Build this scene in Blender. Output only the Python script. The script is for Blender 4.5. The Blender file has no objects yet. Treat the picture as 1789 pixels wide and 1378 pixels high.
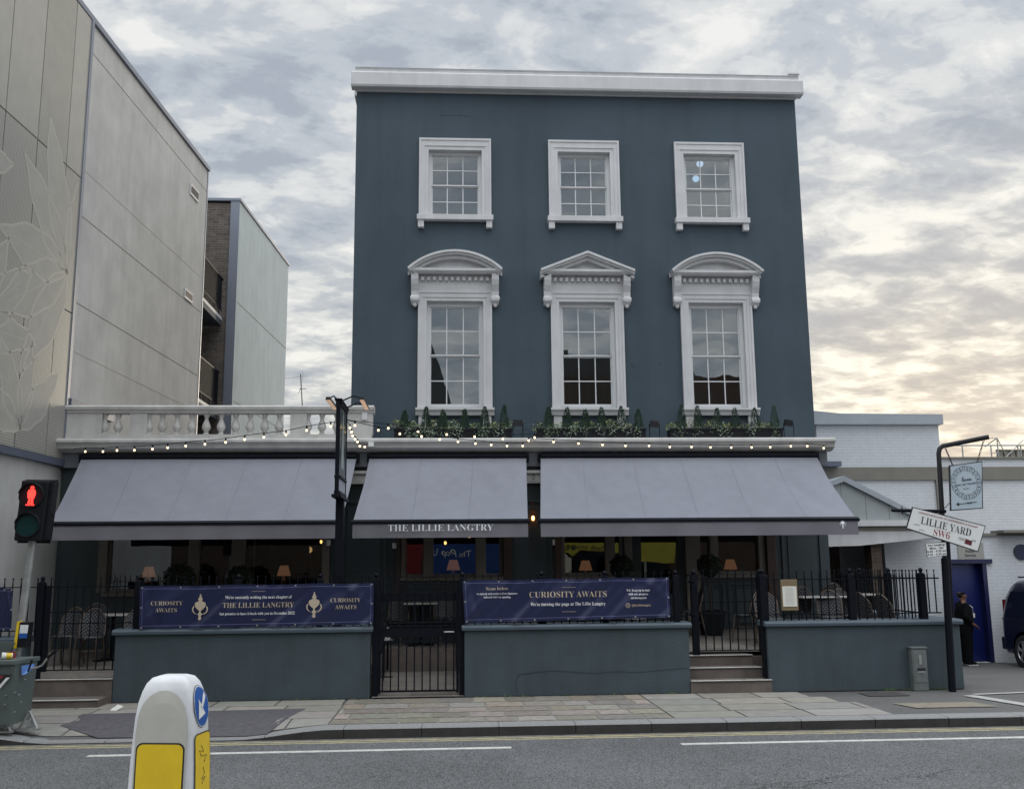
import bpy, math, random
import numpy as np
from mathutils import Matrix, Vector
random.seed(7)
rnd = random.random
def U(a, b): return a + (b - a) * rnd()
SC = bpy.context.scene
COL = SC.collection
RAD = math.radians

# ------------------------------------------------------------------ camera
FPX, PW, PH, EYE = 1741.0, 1789.0, 1378.0, 1.85
def _rot():
    a = math.pi / 2 + RAD(9.879); z = RAD(-3.472); r = RAD(-0.533)
    Rx = np.array([[1, 0, 0], [0, math.cos(a), -math.sin(a)], [0, math.sin(a), math.cos(a)]])
    Rz = np.array([[math.cos(z), -math.sin(z), 0], [math.sin(z), math.cos(z), 0], [0, 0, 1]])
    Rr = np.array([[math.cos(r), -math.sin(r), 0], [math.sin(r), math.cos(r), 0], [0, 0, 1]])
    return Rz @ Rx @ Rr
CM = _rot(); CP = np.array([0, 0, EYE])
cam = bpy.data.cameras.new('camera'); cam.sensor_width = 36; cam.lens = 36 * FPX / PW
cam.clip_start = 0.05; cam.clip_end = 2000
cam_o = bpy.data.objects.new('camera', cam); COL.objects.link(cam_o)
m4 = Matrix([list(CM[i]) + [CP[i]] for i in range(3)] + [[0, 0, 0, 1]])
cam_o.matrix_world = m4; SC.camera = cam_o
# measured points: where a sight line meets a real plane of the place
def ray(px, py): return CM @ np.array([(px - PW / 2) / FPX, -(py - PH / 2) / FPX, -1.0])
def PY(px, py, y):
    d = ray(px, py); t = y / d[1]; p = CP + t * d; return (float(p[0]), float(p[1]), float(p[2]))
TH = RAD(3.677); LN = np.array([math.cos(TH), -math.sin(TH), 0]); LP0 = np.array([-7.15, 18.25, 0])
def PL(px, py):
    d = ray(px, py); t = ((LP0 - CP) @ LN) / (d @ LN); p = CP + t * d; return (float(p[0]), float(p[1]), float(p[2]))
def LX(y): return -7.15 + math.tan(TH) * (y - 18.25)

# ------------------------------------------------------------------ sky, sun, exposure
SUN_AZ, SUN_EL = RAD(28), RAD(9)
def make_world():
    w = bpy.data.worlds.new("World"); SC.world = w; w.use_nodes = True
    nt = w.node_tree; nt.nodes.clear(); N = nt.nodes.new; L = nt.links.new
    def math_(op, a, b=None, clamp=False):
        n = N('ShaderNodeMath'); n.operation = op; n.use_clamp = clamp
        for i, v in enumerate((a, b)):
            if v is None: continue
            if isinstance(v, (int, float)): n.inputs[i].default_value = v
            else: L(v, n.inputs[i])
        return n.outputs[0]
    tc = N('ShaderNodeTexCoord'); sep = N('ShaderNodeSeparateXYZ'); L(tc.outputs['Generated'], sep.inputs[0])
    zz = math_('ADD', math_('MAXIMUM', sep.outputs[2], 0.0), 0.17)
    px = math_('DIVIDE', sep.outputs[0], zz); py = math_('DIVIDE', sep.outputs[1], zz)
    cmb = N('ShaderNodeCombineXYZ'); L(px, cmb.inputs[0]); L(py, cmb.inputs[1])
    rot = N('ShaderNodeMapping'); rot.inputs['Rotation'].default_value = (0, 0, RAD(-28)); rot.inputs['Location'].default_value = (3.1, 1.7, 0)
    rot.inputs['Scale'].default_value = (1.0, 1.25, 1); L(cmb.outputs[0], rot.inputs[0])
    def noise(scale, det, rough, dist, src):
        n = N('ShaderNodeTexNoise'); n.inputs['Scale'].default_value = scale; n.inputs['Detail'].default_value = det
        n.inputs['Roughness'].default_value = rough; n.inputs['Distortion'].default_value = dist; L(src, n.inputs['Vector']); return n.outputs[0]
    n1 = noise(5.6, 8, .56, .2, rot.outputs[0]); n2 = noise(1.5, 4, .5, .3, rot.outputs[0]); n3 = noise(8.0, 5, .6, .6, rot.outputs[0])
    ridge = math_('SUBTRACT', 1.0, math_('MULTIPLY', math_('ABSOLUTE', math_('SUBTRACT', n3, .5)), 9.0), True)
    base_ = math_('ADD', math_('MULTIPLY', n1, .68), math_('MULTIPLY', n2, .32))
    dens = math_('SUBTRACT', base_, math_('MULTIPLY', ridge, .032))
    def ramp(src, stops):
        r = N('ShaderNodeValToRGB'); L(src, r.inputs[0]); e = r.color_ramp.elements
        e[0].position, e[0].color = stops[0][0], (*stops[0][1], 1); e[1].position, e[1].color = stops[-1][0], (*stops[-1][1], 1)
        for p, c in stops[1:-1]:
            k = e.new(p); k.color = (*c, 1)
        r.color_ramp.interpolation = 'EASE'; return r.outputs[0]
    cool = ramp(dens, [(.36, (.84, .84, .82)), (.44, (.68, .70, .71)), (.51, (.51, .55, .60)), (.60, (.38, .425, .49))])
    warm = ramp(dens, [(.39, (.92, .885, .785)), (.44, (.72, .70, .635)), (.485, (.53, .52, .495)), (.55, (.40, .405, .42))])
    # glow about the low sun
    dv = N('ShaderNodeVectorMath'); dv.operation = 'DOT_PRODUCT'; L(tc.outputs['Generated'], dv.inputs[0])
    dv.inputs[1].default_value = (math.sin(SUN_AZ) * math.cos(SUN_EL), math.cos(SUN_AZ) * math.cos(SUN_EL), math.sin(SUN_EL))
    glow = math_('POWER', math_('MAXIMUM', dv.outputs['Value'], 0.0), 3.2)
    low = math_('SUBTRACT', 1.0, math_('MULTIPLY', sep.outputs[2], 2.1), True)
    low = math_('POWER', low, 1.5)
    wf = math_('MULTIPLY', math_('MULTIPLY', glow, low), 1.9, True)
    mx = N('ShaderNodeMix'); mx.data_type = 'RGBA'; L(wf, mx.inputs[0]); L(cool, mx.inputs[6]); L(warm, mx.inputs[7])
    # out-of-view deck brightened overhead and behind, added to light the foreground
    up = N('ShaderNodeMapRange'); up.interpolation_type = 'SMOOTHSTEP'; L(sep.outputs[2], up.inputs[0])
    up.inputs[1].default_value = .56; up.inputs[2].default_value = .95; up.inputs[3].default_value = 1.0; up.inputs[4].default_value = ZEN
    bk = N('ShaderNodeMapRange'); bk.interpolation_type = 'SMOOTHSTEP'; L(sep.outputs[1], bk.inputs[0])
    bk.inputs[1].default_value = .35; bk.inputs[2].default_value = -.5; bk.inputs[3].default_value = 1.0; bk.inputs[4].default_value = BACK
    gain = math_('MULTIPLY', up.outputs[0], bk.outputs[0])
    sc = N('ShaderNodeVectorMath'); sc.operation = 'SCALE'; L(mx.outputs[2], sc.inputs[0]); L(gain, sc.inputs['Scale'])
    bgc = N('ShaderNodeBackground'); L(sc.outputs[0], bgc.inputs[0]); bgc.inputs[1].default_value = .80
    sky = N('ShaderNodeTexSky'); sky.sky_type = 'NISHITA'; sky.sun_disc = False
    sky.sun_elevation = SUN_EL; sky.sun_rotation = SUN_AZ
    bgs = N('ShaderNodeBackground'); L(sky.outputs[0], bgs.inputs[0]); bgs.inputs[1].default_value = .05
    ms = N('ShaderNodeAddShader'); L(bgc.outputs[0], ms.inputs[0])
    half = N('ShaderNodeMixShader'); half.inputs[0].default_value = .10
    blk = N('ShaderNodeBackground'); blk.inputs[1].default_value = 0
    L(blk.outputs[0], half.inputs[1]); L(bgs.outputs[0], half.inputs[2]); L(half.outputs[0], ms.inputs[1])
    out = N('ShaderNodeOutputWorld'); L(ms.outputs[0], out.inputs[0])
    w.cycles.sampling_method = 'AUTOMATIC'
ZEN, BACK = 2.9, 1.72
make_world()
sun = bpy.data.lights.new('sun', 'SUN'); sun.energy = .6; sun.angle = RAD(12); sun.color = (1, .86, .66)
sun_o = bpy.data.objects.new('sun', sun); COL.objects.link(sun_o)
sun_o.rotation_euler = Vector((math.sin(SUN_AZ) * math.cos(SUN_EL), math.cos(SUN_AZ) * math.cos(SUN_EL), math.sin(SUN_EL))).to_track_quat('Z', 'Y').to_euler()
SC.view_settings.view_transform = 'Standard'; SC.view_settings.look = 'None'
SC.view_settings.exposure = 0.35; SC.view_settings.gamma = 1
SC.render.engine = 'CYCLES'; SC.cycles.max_bounces = 8; SC.cycles.transparent_max_bounces = 16
SC.cycles.use_denoising = True; SC.cycles.sample_clamp_indirect = 4

# ------------------------------------------------------------------ helpers
class MB:
    def __init__(s): s.v = []; s.f = []; s.m = []; s.c = None
    def add(s, vs, fs, mi=0):
        n = len(s.v); s.v += [tuple(p) for p in vs]
        s.f += [tuple(n + i for i in f) for f in fs]; s.m += [mi] * len(fs); return s
    def box(s, x0, x1, y0, y1, z0, z1, mi=0):
        return s.add([(x0, y0, z0), (x1, y0, z0), (x1, y1, z0), (x0, y1, z0), (x0, y0, z1), (x1, y0, z1), (x1, y1, z1), (x0, y1, z1)],
                     [(0, 3, 2, 1), (4, 5, 6, 7), (0, 1, 5, 4), (1, 2, 6, 5), (2, 3, 7, 6), (3, 0, 4, 7)], mi)
    def prism(s, poly, vec, mi=0):
        n = len(poly); b = [tuple(np.array(p) + np.array(vec)) for p in poly]
        return s.add(list(poly) + b, [tuple(range(n))[::-1], tuple(range(n, 2 * n))] + [(i, (i + 1) % n, n + (i + 1) % n, n + i) for i in range(n)], mi)
    def px(s, prof, x0, x1, mi=0):      # (y,z) profile swept along x
        return s.prism([(x0, y, z) for y, z in prof], (x1 - x0, 0, 0), mi)
    def tube(s, p, q, r, n=8, r2=None, mi=0):
        p, q = Vector(p), Vector(q); d = q - p
        if d.length < 1e-6: return s
        a = d.orthogonal().normalized(); b = d.normalized().cross(a); r2 = r if r2 is None else r2
        vs = []
        for c, rr in ((p, r), (q, r2)):
            for i in range(n):
                t = 2 * math.pi * i / n; vs.append(c + a * math.cos(t) * rr + b * math.sin(t) * rr)
        return s.add(vs, [(i, (i + 1) % n, n + (i + 1) % n, n + i) for i in range(n)] + [tuple(range(n))[::-1], tuple(range(n, 2 * n))], mi)
    def path(s, pts, r, n=8, mi=0, closed=False):
        pts = [Vector(p) for p in pts]; m = len(pts); vs = []; prev = None
        for i, p in enumerate(pts):
            if closed: t = pts[(i + 1) % m] - pts[i - 1]
            else: t = pts[min(i + 1, m - 1)] - pts[max(i - 1, 0)]
            t.normalize()
            a = t.orthogonal().normalized() if prev is None else (prev - t * prev.dot(t)).normalized()
            prev = a; b = t.cross(a)
            for k in range(n):
                w = 2 * math.pi * k / n; vs.append(p + (a * math.cos(w) + b * math.sin(w)) * r)
        fs = []
        for i in range(m if closed else m - 1):
            j = (i + 1) % m
            fs += [(i * n + k, i * n + (k + 1) % n, j * n + (k + 1) % n, j * n + k) for k in range(n)]
        if not closed: fs += [tuple(range(n))[::-1], tuple(range((m - 1) * n, m * n))]
        return s.add(vs, fs, mi)
    def lathe(s, prof, cx, cy, n=16, mi=0, sx=1, sy=1):
        vs = []; m = len(prof)
        for r, z in prof:
            for k in range(n):
                w = 2 * math.pi * k / n; vs.append((cx + r * math.cos(w) * sx, cy + r * math.sin(w) * sy, z))
        fs = [(i * n + k, i * n + (k + 1) % n, (i + 1) * n + (k + 1) % n, (i + 1) * n + k) for i in range(m - 1) for k in range(n)]
        fs += [tuple(range(n))[::-1], tuple(range((m - 1) * n, m * n))]
        return s.add(vs, fs, mi)
    def ball(s, c, r, n=10, mi=0, sz=1):
        return s.lathe([(max(r * math.sin(math.pi * i / n), 1e-4), c[2] - r * sz * math.cos(math.pi * i / n)) for i in range(n + 1)], c[0], c[1], max(6, n), mi)
    def xf(s, fn, i0=0):
        for i in range(i0, len(s.v)): s.v[i] = tuple(fn(s.v[i]))
        return s
    def build(s, name, mat, parent=None, smooth=False, bevel=0, keep=False):
        off = Vector((0, 0, 0)); q = parent
        while q is not None: off += q.location; q = q.parent
        me = bpy.data.meshes.new(name)
        me.from_pydata([tuple(Vector(p) - off) for p in s.v], [], s.f)
        for m in (mat if isinstance(mat, (list, tuple)) else [mat]): me.materials.append(m)
        me.polygons.foreach_set('material_index', s.m)
        me.update()
        import bmesh
        bm = bmesh.new(); bm.from_mesh(me)
        if not keep: bmesh.ops.recalc_face_normals(bm, faces=bm.faces)
        bm.to_mesh(me); bm.free()
        if s.c is not None:
            at = me.attributes.new('tone', 'FLOAT_COLOR', 'FACE')
            at.data.foreach_set('color', [x for c in s.c for x in (c[0], c[1], c[2], 1)])
        o = bpy.data.objects.new(name, me); COL.objects.link(o)
        if parent is not None: o.parent = parent
        if smooth:
            me.polygons.foreach_set('use_smooth', [True] * len(me.polygons))
            try: me.set_sharp_from_angle(angle=RAD(40))
            except Exception: pass
        if bevel:
            b = o.modifiers.new('bevel', 'BEVEL'); b.width = bevel; b.segments = 2; b.limit_method = 'ANGLE'; b.angle_limit = RAD(40)
        return o
def tag(o, label=None, cat=None, group=None, kind=None):
    if label: o['label'] = label
    if cat: o['category'] = cat
    if group: o['group'] = group
    if kind: o['kind'] = kind
    return o
def thing(name, label, cat, loc=(0, 0, 0), group=None):
    o = bpy.data.objects.new(name, None); COL.objects.link(o); o.location = loc; o.empty_display_size = .1
    return tag(o, label, cat, group)
def copy_tree(o, parent=None):
    c = o.copy(); COL.objects.link(c); c.parent = parent
    for ch in [k for k in o.children]: copy_tree(ch, c)
    return c
def struct(o): o['kind'] = 'structure'; return o
def uni(t, st):
    o = ''
    for c in t:
        if st in 'bi':
            if 'A' <= c <= 'Z': c = chr(0x1D400 + ord(c) - 65)
            elif 'a' <= c <= 'z': c = chr(0x1D41A + ord(c) - 97)
            elif '0' <= c <= '9': c = chr(0x1D7CE + ord(c) - 48)
        elif st == 's':
            if 'A' <= c <= 'Z': c = chr(0x1D4D0 + ord(c) - 65)
            elif 'a' <= c <= 'z': c = chr(0x1D4EA + ord(c) - 97)
        o += c
    return o
def text(body, size, mat, parent, loc, st='b', width=None, off=-.008, xdir=(1, 0, 0), zdir=(0, 0, 1), ext=.001, name='lettering', warp=None):
    """centred lettering; xdir = reading direction, zdir = up"""
    cu = bpy.data.curves.new('t', 'FONT'); cu.body = uni(body, st); cu.size = size; cu.align_x = 'CENTER'; cu.align_y = 'CENTER'
    cu.offset = off * size; cu.extrude = ext; cu.resolution_u = 3
    t = bpy.data.objects.new('t', cu); COL.objects.link(t)
    dg = bpy.context.evaluated_depsgraph_get(); me = bpy.data.meshes.new_from_object(t.evaluated_get(dg)); bpy.data.objects.remove(t)
    xs = [v.co.x for v in me.vertices]; k = 1.0
    if width: k = width / (max(xs) - min(xs))
    X, Z = Vector(xdir).normalized(), Vector(zdir).normalized(); Y = X.cross(Z) * 1.0
    off_ = Vector((0, 0, 0)); q = parent
    while q is not None: off_ += q.location; q = q.parent
    for v in me.vertices:
        p = Vector(loc) + X * v.co.x * k + Z * v.co.y - Y * v.co.z
        if warp: p = Vector(warp(p))
        v.co = p - off_
    me.materials.clear(); me.materials.append(mat)
    o = bpy.data.objects.new(name, me); COL.objects.link(o); o.parent = parent; return o
def wall_holes(x0, x1, z0, z1, ya, yb, holes, mb=None):
    """one wall slab in the XZ plane with real openings"""
    mb = mb or MB()
    xs = sorted({x0, x1, *[h[0] for h in holes], *[h[1] for h in holes]}); zs = sorted({z0, z1, *[h[2] for h in holes], *[h[3] for h in holes]})
    def solid(i, j):
        if i < 0 or j < 0 or i >= len(xs) - 1 or j >= len(zs) - 1: return False
        cx = (xs[i] + xs[i + 1]) / 2; cz = (zs[j] + zs[j + 1]) / 2
        return not any(h[0] < cx < h[1] and h[2] < cz < h[3] for h in holes)
    for i in range(len(xs) - 1):
        for j in range(len(zs) - 1):
            if not solid(i, j): continue
            a, b, c, d = xs[i], xs[i + 1], zs[j], zs[j + 1]
            mb.add([(a, ya, c), (b, ya, c), (b, ya, d), (a, ya, d)], [(0, 1, 2, 3)])
            mb.add([(a, yb, c), (b, yb, c), (b, yb, d), (a, yb, d)], [(3, 2, 1, 0)])
            if not solid(i - 1, j): mb.add([(a, ya, c), (a, yb, c), (a, yb, d), (a, ya, d)], [(3, 2, 1, 0)])
            if not solid(i + 1, j): mb.add([(b, ya, c), (b, yb, c), (b, yb, d), (b, ya, d)], [(0, 1, 2, 3)])
            if not solid(i, j - 1): mb.add([(a, ya, c), (b, ya, c), (b, yb, c), (a, yb, c)], [(3, 2, 1, 0)])
            if not solid(i, j + 1): mb.add([(a, ya, d), (b, ya, d), (b, yb, d), (a, yb, d)], [(0, 1, 2, 3)])
    return mb

# ------------------------------------------------------------------ materials
def mat(name, col, rough=.7, metal=0, spec=.5, var=0, vscale=3, bump=0, bscale=60, col2=None, emit=None, estr=1, streak=0, tone=False, coat=0):
    m = bpy.data.materials.new(name); m.use_nodes = True; nt = m.node_tree; N = nt.nodes.new; L = nt.links.new
    b = nt.nodes['Principled BSDF']; b.inputs['Base Color'].default_value = (*col, 1); b.inputs['Roughness'].default_value = rough
    b.inputs['Metallic'].default_value = metal; b.inputs['Specular IOR Level'].default_value = spec
    if coat: b.inputs['Coat Weight'].default_value = coat
    tc = N('ShaderNodeTexCoord'); src = tc.outputs['Object']
    last = None
    if var or col2:
        n = N('ShaderNodeTexNoise'); n.inputs['Scale'].default_value = vscale; n.inputs['Detail'].default_value = 6; n.inputs['Roughness'].default_value = .6
        L(src, n.inputs['Vector'])
        r = N('ShaderNodeValToRGB'); L(n.outputs[0], r.inputs[0])
        c2 = col2 or tuple(c * (1 - var) for c in col); c1 = col if col2 else tuple(min(1, c * (1 + var)) for c in col)
        r.color_ramp.elements[0].position = .35; r.color_ramp.elements[1].position = .65
        r.color_ramp.elements[0].color = (*c2, 1); r.color_ramp.elements[1].color = (*c1, 1); last = r.outputs[0]
    if streak:
        mp = N('ShaderNodeMapping'); mp.inputs['Scale'].default_value = (2.2, 2.2, .22); L(src, mp.inputs[0])
        n = N('ShaderNodeTexNoise'); n.inputs['Scale'].default_value = 2.2; n.inputs['Detail'].default_value = 5; L(mp.outputs[0], n.inputs['Vector'])
        r = N('ShaderNodeMapRange'); L(n.outputs[0], r.inputs[0]); r.inputs[1].default_value = .42; r.inputs[2].default_value = .68
        r.inputs[3].default_value = 1; r.inputs[4].default_value = 1 - streak
        v = N('ShaderNodeVectorMath'); v.operation = 'SCALE'; L(r.outputs[0], v.inputs['Scale'])
        if last: L(last, v.inputs[0])
        else: v.inputs[0].default_value = col
        last = v.outputs[0]
    if tone:
        a = N('ShaderNodeAttribute'); a.attribute_name = 'tone'
        v = N('ShaderNodeVectorMath'); v.operation = 'MULTIPLY'; L(a.outputs['Color'], v.inputs[0])
        if last: L(last, v.inputs[1])
        else: v.inputs[1].default_value = col
        last = v.outputs[0]
    if last: L(last, b.inputs['Base Color'])
    if bump:
        n = N('ShaderNodeTexNoise'); n.inputs['Scale'].default_value = bscale; n.inputs['Detail'].default_value = 4; L(src, n.inputs['Vector'])
        bp = N('ShaderNodeBump'); bp.inputs['Strength'].default_value = bump; bp.inputs['Distance'].default_value = .02
        L(n.outputs[0], bp.inputs['Height']); L(bp.outputs[0], b.inputs['Normal'])
    if emit:
        b.inputs['Emission Color'].default_value = (*emit, 1); b.inputs['Emission Strength'].default_value = estr
    return m
def brick_mat(name, c1, c2, mortar, scale=1, bump=.5, lo=.8, hi=1.15):
    m = bpy.data.materials.new(name); m.use_nodes = True; nt = m.node_tree; N = nt.nodes.new; L = nt.links.new
    b = nt.nodes['Principled BSDF']; b.inputs['Roughness'].default_value = .85
    tc = N('ShaderNodeTexCoord'); s = N('ShaderNodeSeparateXYZ'); L(tc.outputs['Object'], s.inputs[0])
    ad = N('ShaderNodeMath'); ad.operation = 'ADD'; L(s.outputs[0], ad.inputs[0]); L(s.outputs[1], ad.inputs[1])
    c = N('ShaderNodeCombineXYZ'); L(ad.outputs[0], c.inputs[0]); L(s.outputs[2], c.inputs[1])
    t = N('ShaderNodeTexBrick'); L(c.outputs[0], t.inputs['Vector']); t.inputs['Scale'].default_value = scale
    t.inputs['Brick Width'].default_value = .225; t.inputs['Row Height'].default_value = .075; t.inputs['Mortar Size'].default_value = .008
    t.inputs['Color1'].default_value = (*c1, 1); t.inputs['Color2'].default_value = (*c2, 1); t.inputs['Mortar'].default_value = (*mortar, 1)
    n = N('ShaderNodeTexNoise'); n.inputs['Scale'].default_value = 5; n.inputs['Detail'].default_value = 6; L(tc.outputs['Object'], n.inputs['Vector'])
    mr = N('ShaderNodeMapRange'); L(n.outputs[0], mr.inputs[0]); mr.inputs[1].default_value = .3; mr.inputs[2].default_value = .7; mr.inputs[3].default_value = lo; mr.inputs[4].default_value = hi
    v = N('ShaderNodeVectorMath'); v.operation = 'SCALE'; L(t.outputs['Color'], v.inputs[0]); L(mr.outputs[0], v.inputs['Scale']); L(v.outputs[0], b.inputs['Base Color'])
    bp = N('ShaderNodeBump'); bp.inputs['Strength'].default_value = bump; bp.inputs['Distance'].default_value = .01; bp.invert = True
    L(t.outputs['Fac'], bp.inputs['Height']); L(bp.outputs[0], b.inputs['Normal'])
    return m
def glass_mat(name, refl=.13, tint=(.8, .85, .85)):
    m = bpy.data.materials.new(name); m.use_nodes = True; nt = m.node_tree; N = nt.nodes.new; L = nt.links.new
    nt.nodes.remove(nt.nodes['Principled BSDF']); out = nt.nodes['Material Output']
    fr = N('ShaderNodeFresnel'); fr.inputs[0].default_value = 1.5
    a = N('ShaderNodeMath'); a.operation = 'ADD'; a.use_clamp = True; L(fr.outputs[0], a.inputs[0]); a.inputs[1].default_value = refl
    g = N('ShaderNodeBsdfGlossy'); g.inputs['Roughness'].default_value = .0; g.inputs['Color'].default_value = (.95, .97, 1, 1)
    n = N('ShaderNodeTexNoise'); n.inputs['Scale'].default_value = 1.3; tc = N('ShaderNodeTexCoord'); L(tc.outputs['Object'], n.inputs['Vector'])
    bp = N('ShaderNodeBump'); bp.inputs['Strength'].default_value = .12; bp.inputs['Distance'].default_value = .02; L(n.outputs[0], bp.inputs['Height']); L(bp.outputs[0], g.inputs['Normal'])
    t = N('ShaderNodeBsdfTransparent'); t.inputs[0].default_value = (*tint, 1)
    mx = N('ShaderNodeMixShader'); L(a.outputs[0], mx.inputs[0]); L(t.outputs[0], mx.inputs[1]); L(g.outputs[0], mx.inputs[2]); L(mx.outputs[0], out.inputs[0])
    return m
def asphalt_mat(name, base, var=.25):
    m = bpy.data.materials.new(name); m.use_nodes = True; nt = m.node_tree; N = nt.nodes.new; L = nt.links.new
    b = nt.nodes['Principled BSDF']; b.inputs['Roughness'].default_value = .72; b.inputs['Specular IOR Level'].default_value = .35
    tc = N('ShaderNodeTexCoord')
    def nz(sc, det=4): 
        n = N('ShaderNodeTexNoise'); n.inputs['Scale'].default_value = sc; n.inputs['Detail'].default_value = det; n.inputs['Roughness'].default_value = .65; L(tc.outputs['Object'], n.inputs['Vector']); return n.outputs[0]
    f, g = nz(70, 2), nz(.55, 5)
    r = N('ShaderNodeMapRange'); L(f, r.inputs[0]); r.inputs[1].default_value = .32; r.inputs[2].default_value = .68; r.inputs[3].default_value = 1 - var * 1.6; r.inputs[4].default_value = 1 + var * 1.6
    r2 = N('ShaderNodeMapRange'); L(g, r2.inputs[0]); r2.inputs[1].default_value = .35; r2.inputs[2].default_value = .65; r2.inputs[3].default_value = .86; r2.inputs[4].default_value = 1.1
    mu = N('ShaderNodeMath'); mu.operation = 'MULTIPLY'; L(r.outputs[0], mu.inputs[0]); L(r2.outputs[0], mu.inputs[1])
    # fine cracks, only inside a few patches
    vo = N('ShaderNodeTexVoronoi'); vo.feature = 'DISTANCE_TO_EDGE'; vo.inputs['Scale'].default_value = 2.6
    wn = N('ShaderNodeTexNoise'); wn.inputs['Scale'].default_value = 6; L(tc.outputs['Object'], wn.inputs['Vector'])
    av = N('ShaderNodeVectorMath'); av.operation = 'MULTIPLY_ADD'; L(wn.outputs['Color'], av.inputs[0]); av.inputs[1].default_value = (.35, .35, 0); L(tc.outputs['Object'], av.inputs[2]); L(av.outputs[0], vo.inputs['Vector'])
    lt = N('ShaderNodeMath'); lt.operation = 'LESS_THAN'; L(vo.outputs['Distance'], lt.inputs[0]); lt.inputs[1].default_value = .012
    pn = N('ShaderNodeMath'); pn.operation = 'GREATER_THAN'; L(nz(.42, 2), pn.inputs[0]); pn.inputs[1].default_value = .62
    ck = N('ShaderNodeMath'); ck.operation = 'MULTIPLY'; L(lt.outputs[0], ck.inputs[0]); L(pn.outputs[0], ck.inputs[1])
    ci = N('ShaderNodeMath'); ci.operation = 'MULTIPLY_ADD'; L(ck.outputs[0], ci.inputs[0]); ci.inputs[1].default_value = -.7; ci.inputs[2].default_value = 1
    mu2 = N('ShaderNodeMath'); mu2.operation = 'MULTIPLY'; L(mu.outputs[0], mu2.inputs[0]); L(ci.outputs[0], mu2.inputs[1])
    v = N('ShaderNodeVectorMath'); v.operation = 'SCALE'; v.inputs[0].default_value = base; L(mu2.outputs[0], v.inputs['Scale']); L(v.outputs[0], b.inputs['Base Color'])
    bp = N('ShaderNodeBump'); bp.inputs['Strength'].default_value = .8; bp.inputs['Distance'].default_value = .008; L(f, bp.inputs['Height']); L(bp.outputs[0], b.inputs['Normal'])
    return m
def perforated_mat(name, col):
    m = bpy.data.materials.new(name); m.use_nodes = True; nt = m.node_tree; N = nt.nodes.new; L = nt.links.new
    b = nt.nodes['Principled BSDF']; b.inputs['Roughness'].default_value = .45; b.inputs['Metallic'].default_value = .08
    tc = N('ShaderNodeTexCoord'); s = N('ShaderNodeSeparateXYZ'); L(tc.outputs['Object'], s.inputs[0])
    c = N('ShaderNodeCombineXYZ'); L(s.outputs[1], c.inputs[0]); L(s.outputs[2], c.inputs[1])
    v = N('ShaderNodeTexVoronoi'); v.inputs['Scale'].default_value = 22; v.inputs['Randomness'].default_value = 0; L(c.outputs[0], v.inputs['Vector'])
    g = N('ShaderNodeMath'); g.operation = 'GREATER_THAN'; L(v.outputs['Distance'], g.inputs[0]); g.inputs[1].default_value = .27
    mx = N('ShaderNodeMix'); mx.data_type = 'RGBA'; L(g.outputs[0], mx.inputs[0]); mx.inputs[6].default_value = (*[k * .42 for k in col], 1); mx.inputs[7].default_value = (*col, 1)
    L(mx.outputs[2], b.inputs['Base Color']); return m
def weave_mat(name):
    m = bpy.data.materials.new(name); m.use_nodes = True; nt = m.node_tree; N = nt.nodes.new; L = nt.links.new
    b = nt.nodes['Principled BSDF']; b.inputs['Roughness'].default_value = .5
    tc = N('ShaderNodeTexCoord'); s = N('ShaderNodeSeparateXYZ'); L(tc.outputs['Object'], s.inputs[0])
    a = N('ShaderNodeMath'); a.operation = 'ADD'; L(s.outputs[1], a.inputs[0]); L(s.outputs[2], a.inputs[1])
    c = N('ShaderNodeCombineXYZ'); L(s.outputs[0], c.inputs[0]); L(a.outputs[0], c.inputs[1])
    t = N('ShaderNodeTexBrick'); t.inputs['Scale'].default_value = 1; t.inputs['Brick Width'].default_value = .052; t.inputs['Row Height'].default_value = .036
    t.inputs['Mortar Size'].default_value = .017; t.inputs['Color1'].default_value = (.62, .62, .60, 1); t.inputs['Color2'].default_value = (.5, .5, .48, 1); t.inputs['Mortar'].default_value = (.012, .013, .018, 1)
    L(c.outputs[0], t.inputs['Vector']); L(t.outputs[0], b.inputs['Base Color']); return m
def fabric_mat(name, col, var=.06):
    m = mat(name, col, rough=.9, var=var, vscale=1.2, bump=.15, bscale=9); return m

NAVY = mat('painted_stucco', (.045, .069, .091), .72, var=.09, vscale=.8, bump=.13, bscale=9, streak=.10)
SLATE = mat('slate_green_render', (.050, .070, .082), .8, var=.10, vscale=2.2, bump=.22, bscale=24, streak=.10)
COPE = mat('painted_coping', (.062, .086, .108), .6, var=.08, vscale=3, bump=.08)
WHITE = mat('white_paint', (.60, .60, .605), .55, var=.05, vscale=2.5, bump=.04, bscale=30, streak=.08)
SASH = mat('white_sash_paint', (.66, .67, .68), .45)
STONE = mat('cream_cornice_paint', (.52, .51, .49), .65, var=.08, vscale=3, bump=.08, streak=.14)
FASCIA = mat('grey_fascia_paint', (.14, .155, .175), .6, var=.06)
DARKWALL = mat('dark_green_joinery', (.030, .045, .050), .45, var=.1, vscale=2, bump=.04)
TAN = mat('taupe_window_frame', (.165, .150, .125), .5, var=.08)
BROWN = mat('brown_pilaster', (.055, .032, .024), .5, var=.15)
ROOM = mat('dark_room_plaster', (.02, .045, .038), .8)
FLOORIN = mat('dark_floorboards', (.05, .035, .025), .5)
GLASS = glass_mat('window_glass', .065)
GLASSD = glass_mat('shopfront_glass', .05, (.55, .6, .6))
BLACK = mat('black_ironwork', (.005, .0065, .011), .5, spec=.13)
BLACKP = mat('black_plastic', (.009, .010, .013), .5, spec=.2)
CANVAS = mat('grey_awning_canvas', (.215, .225, .262), .9, var=.035, vscale=.9, bump=.2, bscale=7, streak=.06)
VALANCE = fabric_mat('grey_valance_canvas', (.178, .172, .195))
CANSEAM = fabric_mat('awning_seam', (.188, .195, .235))
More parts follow.
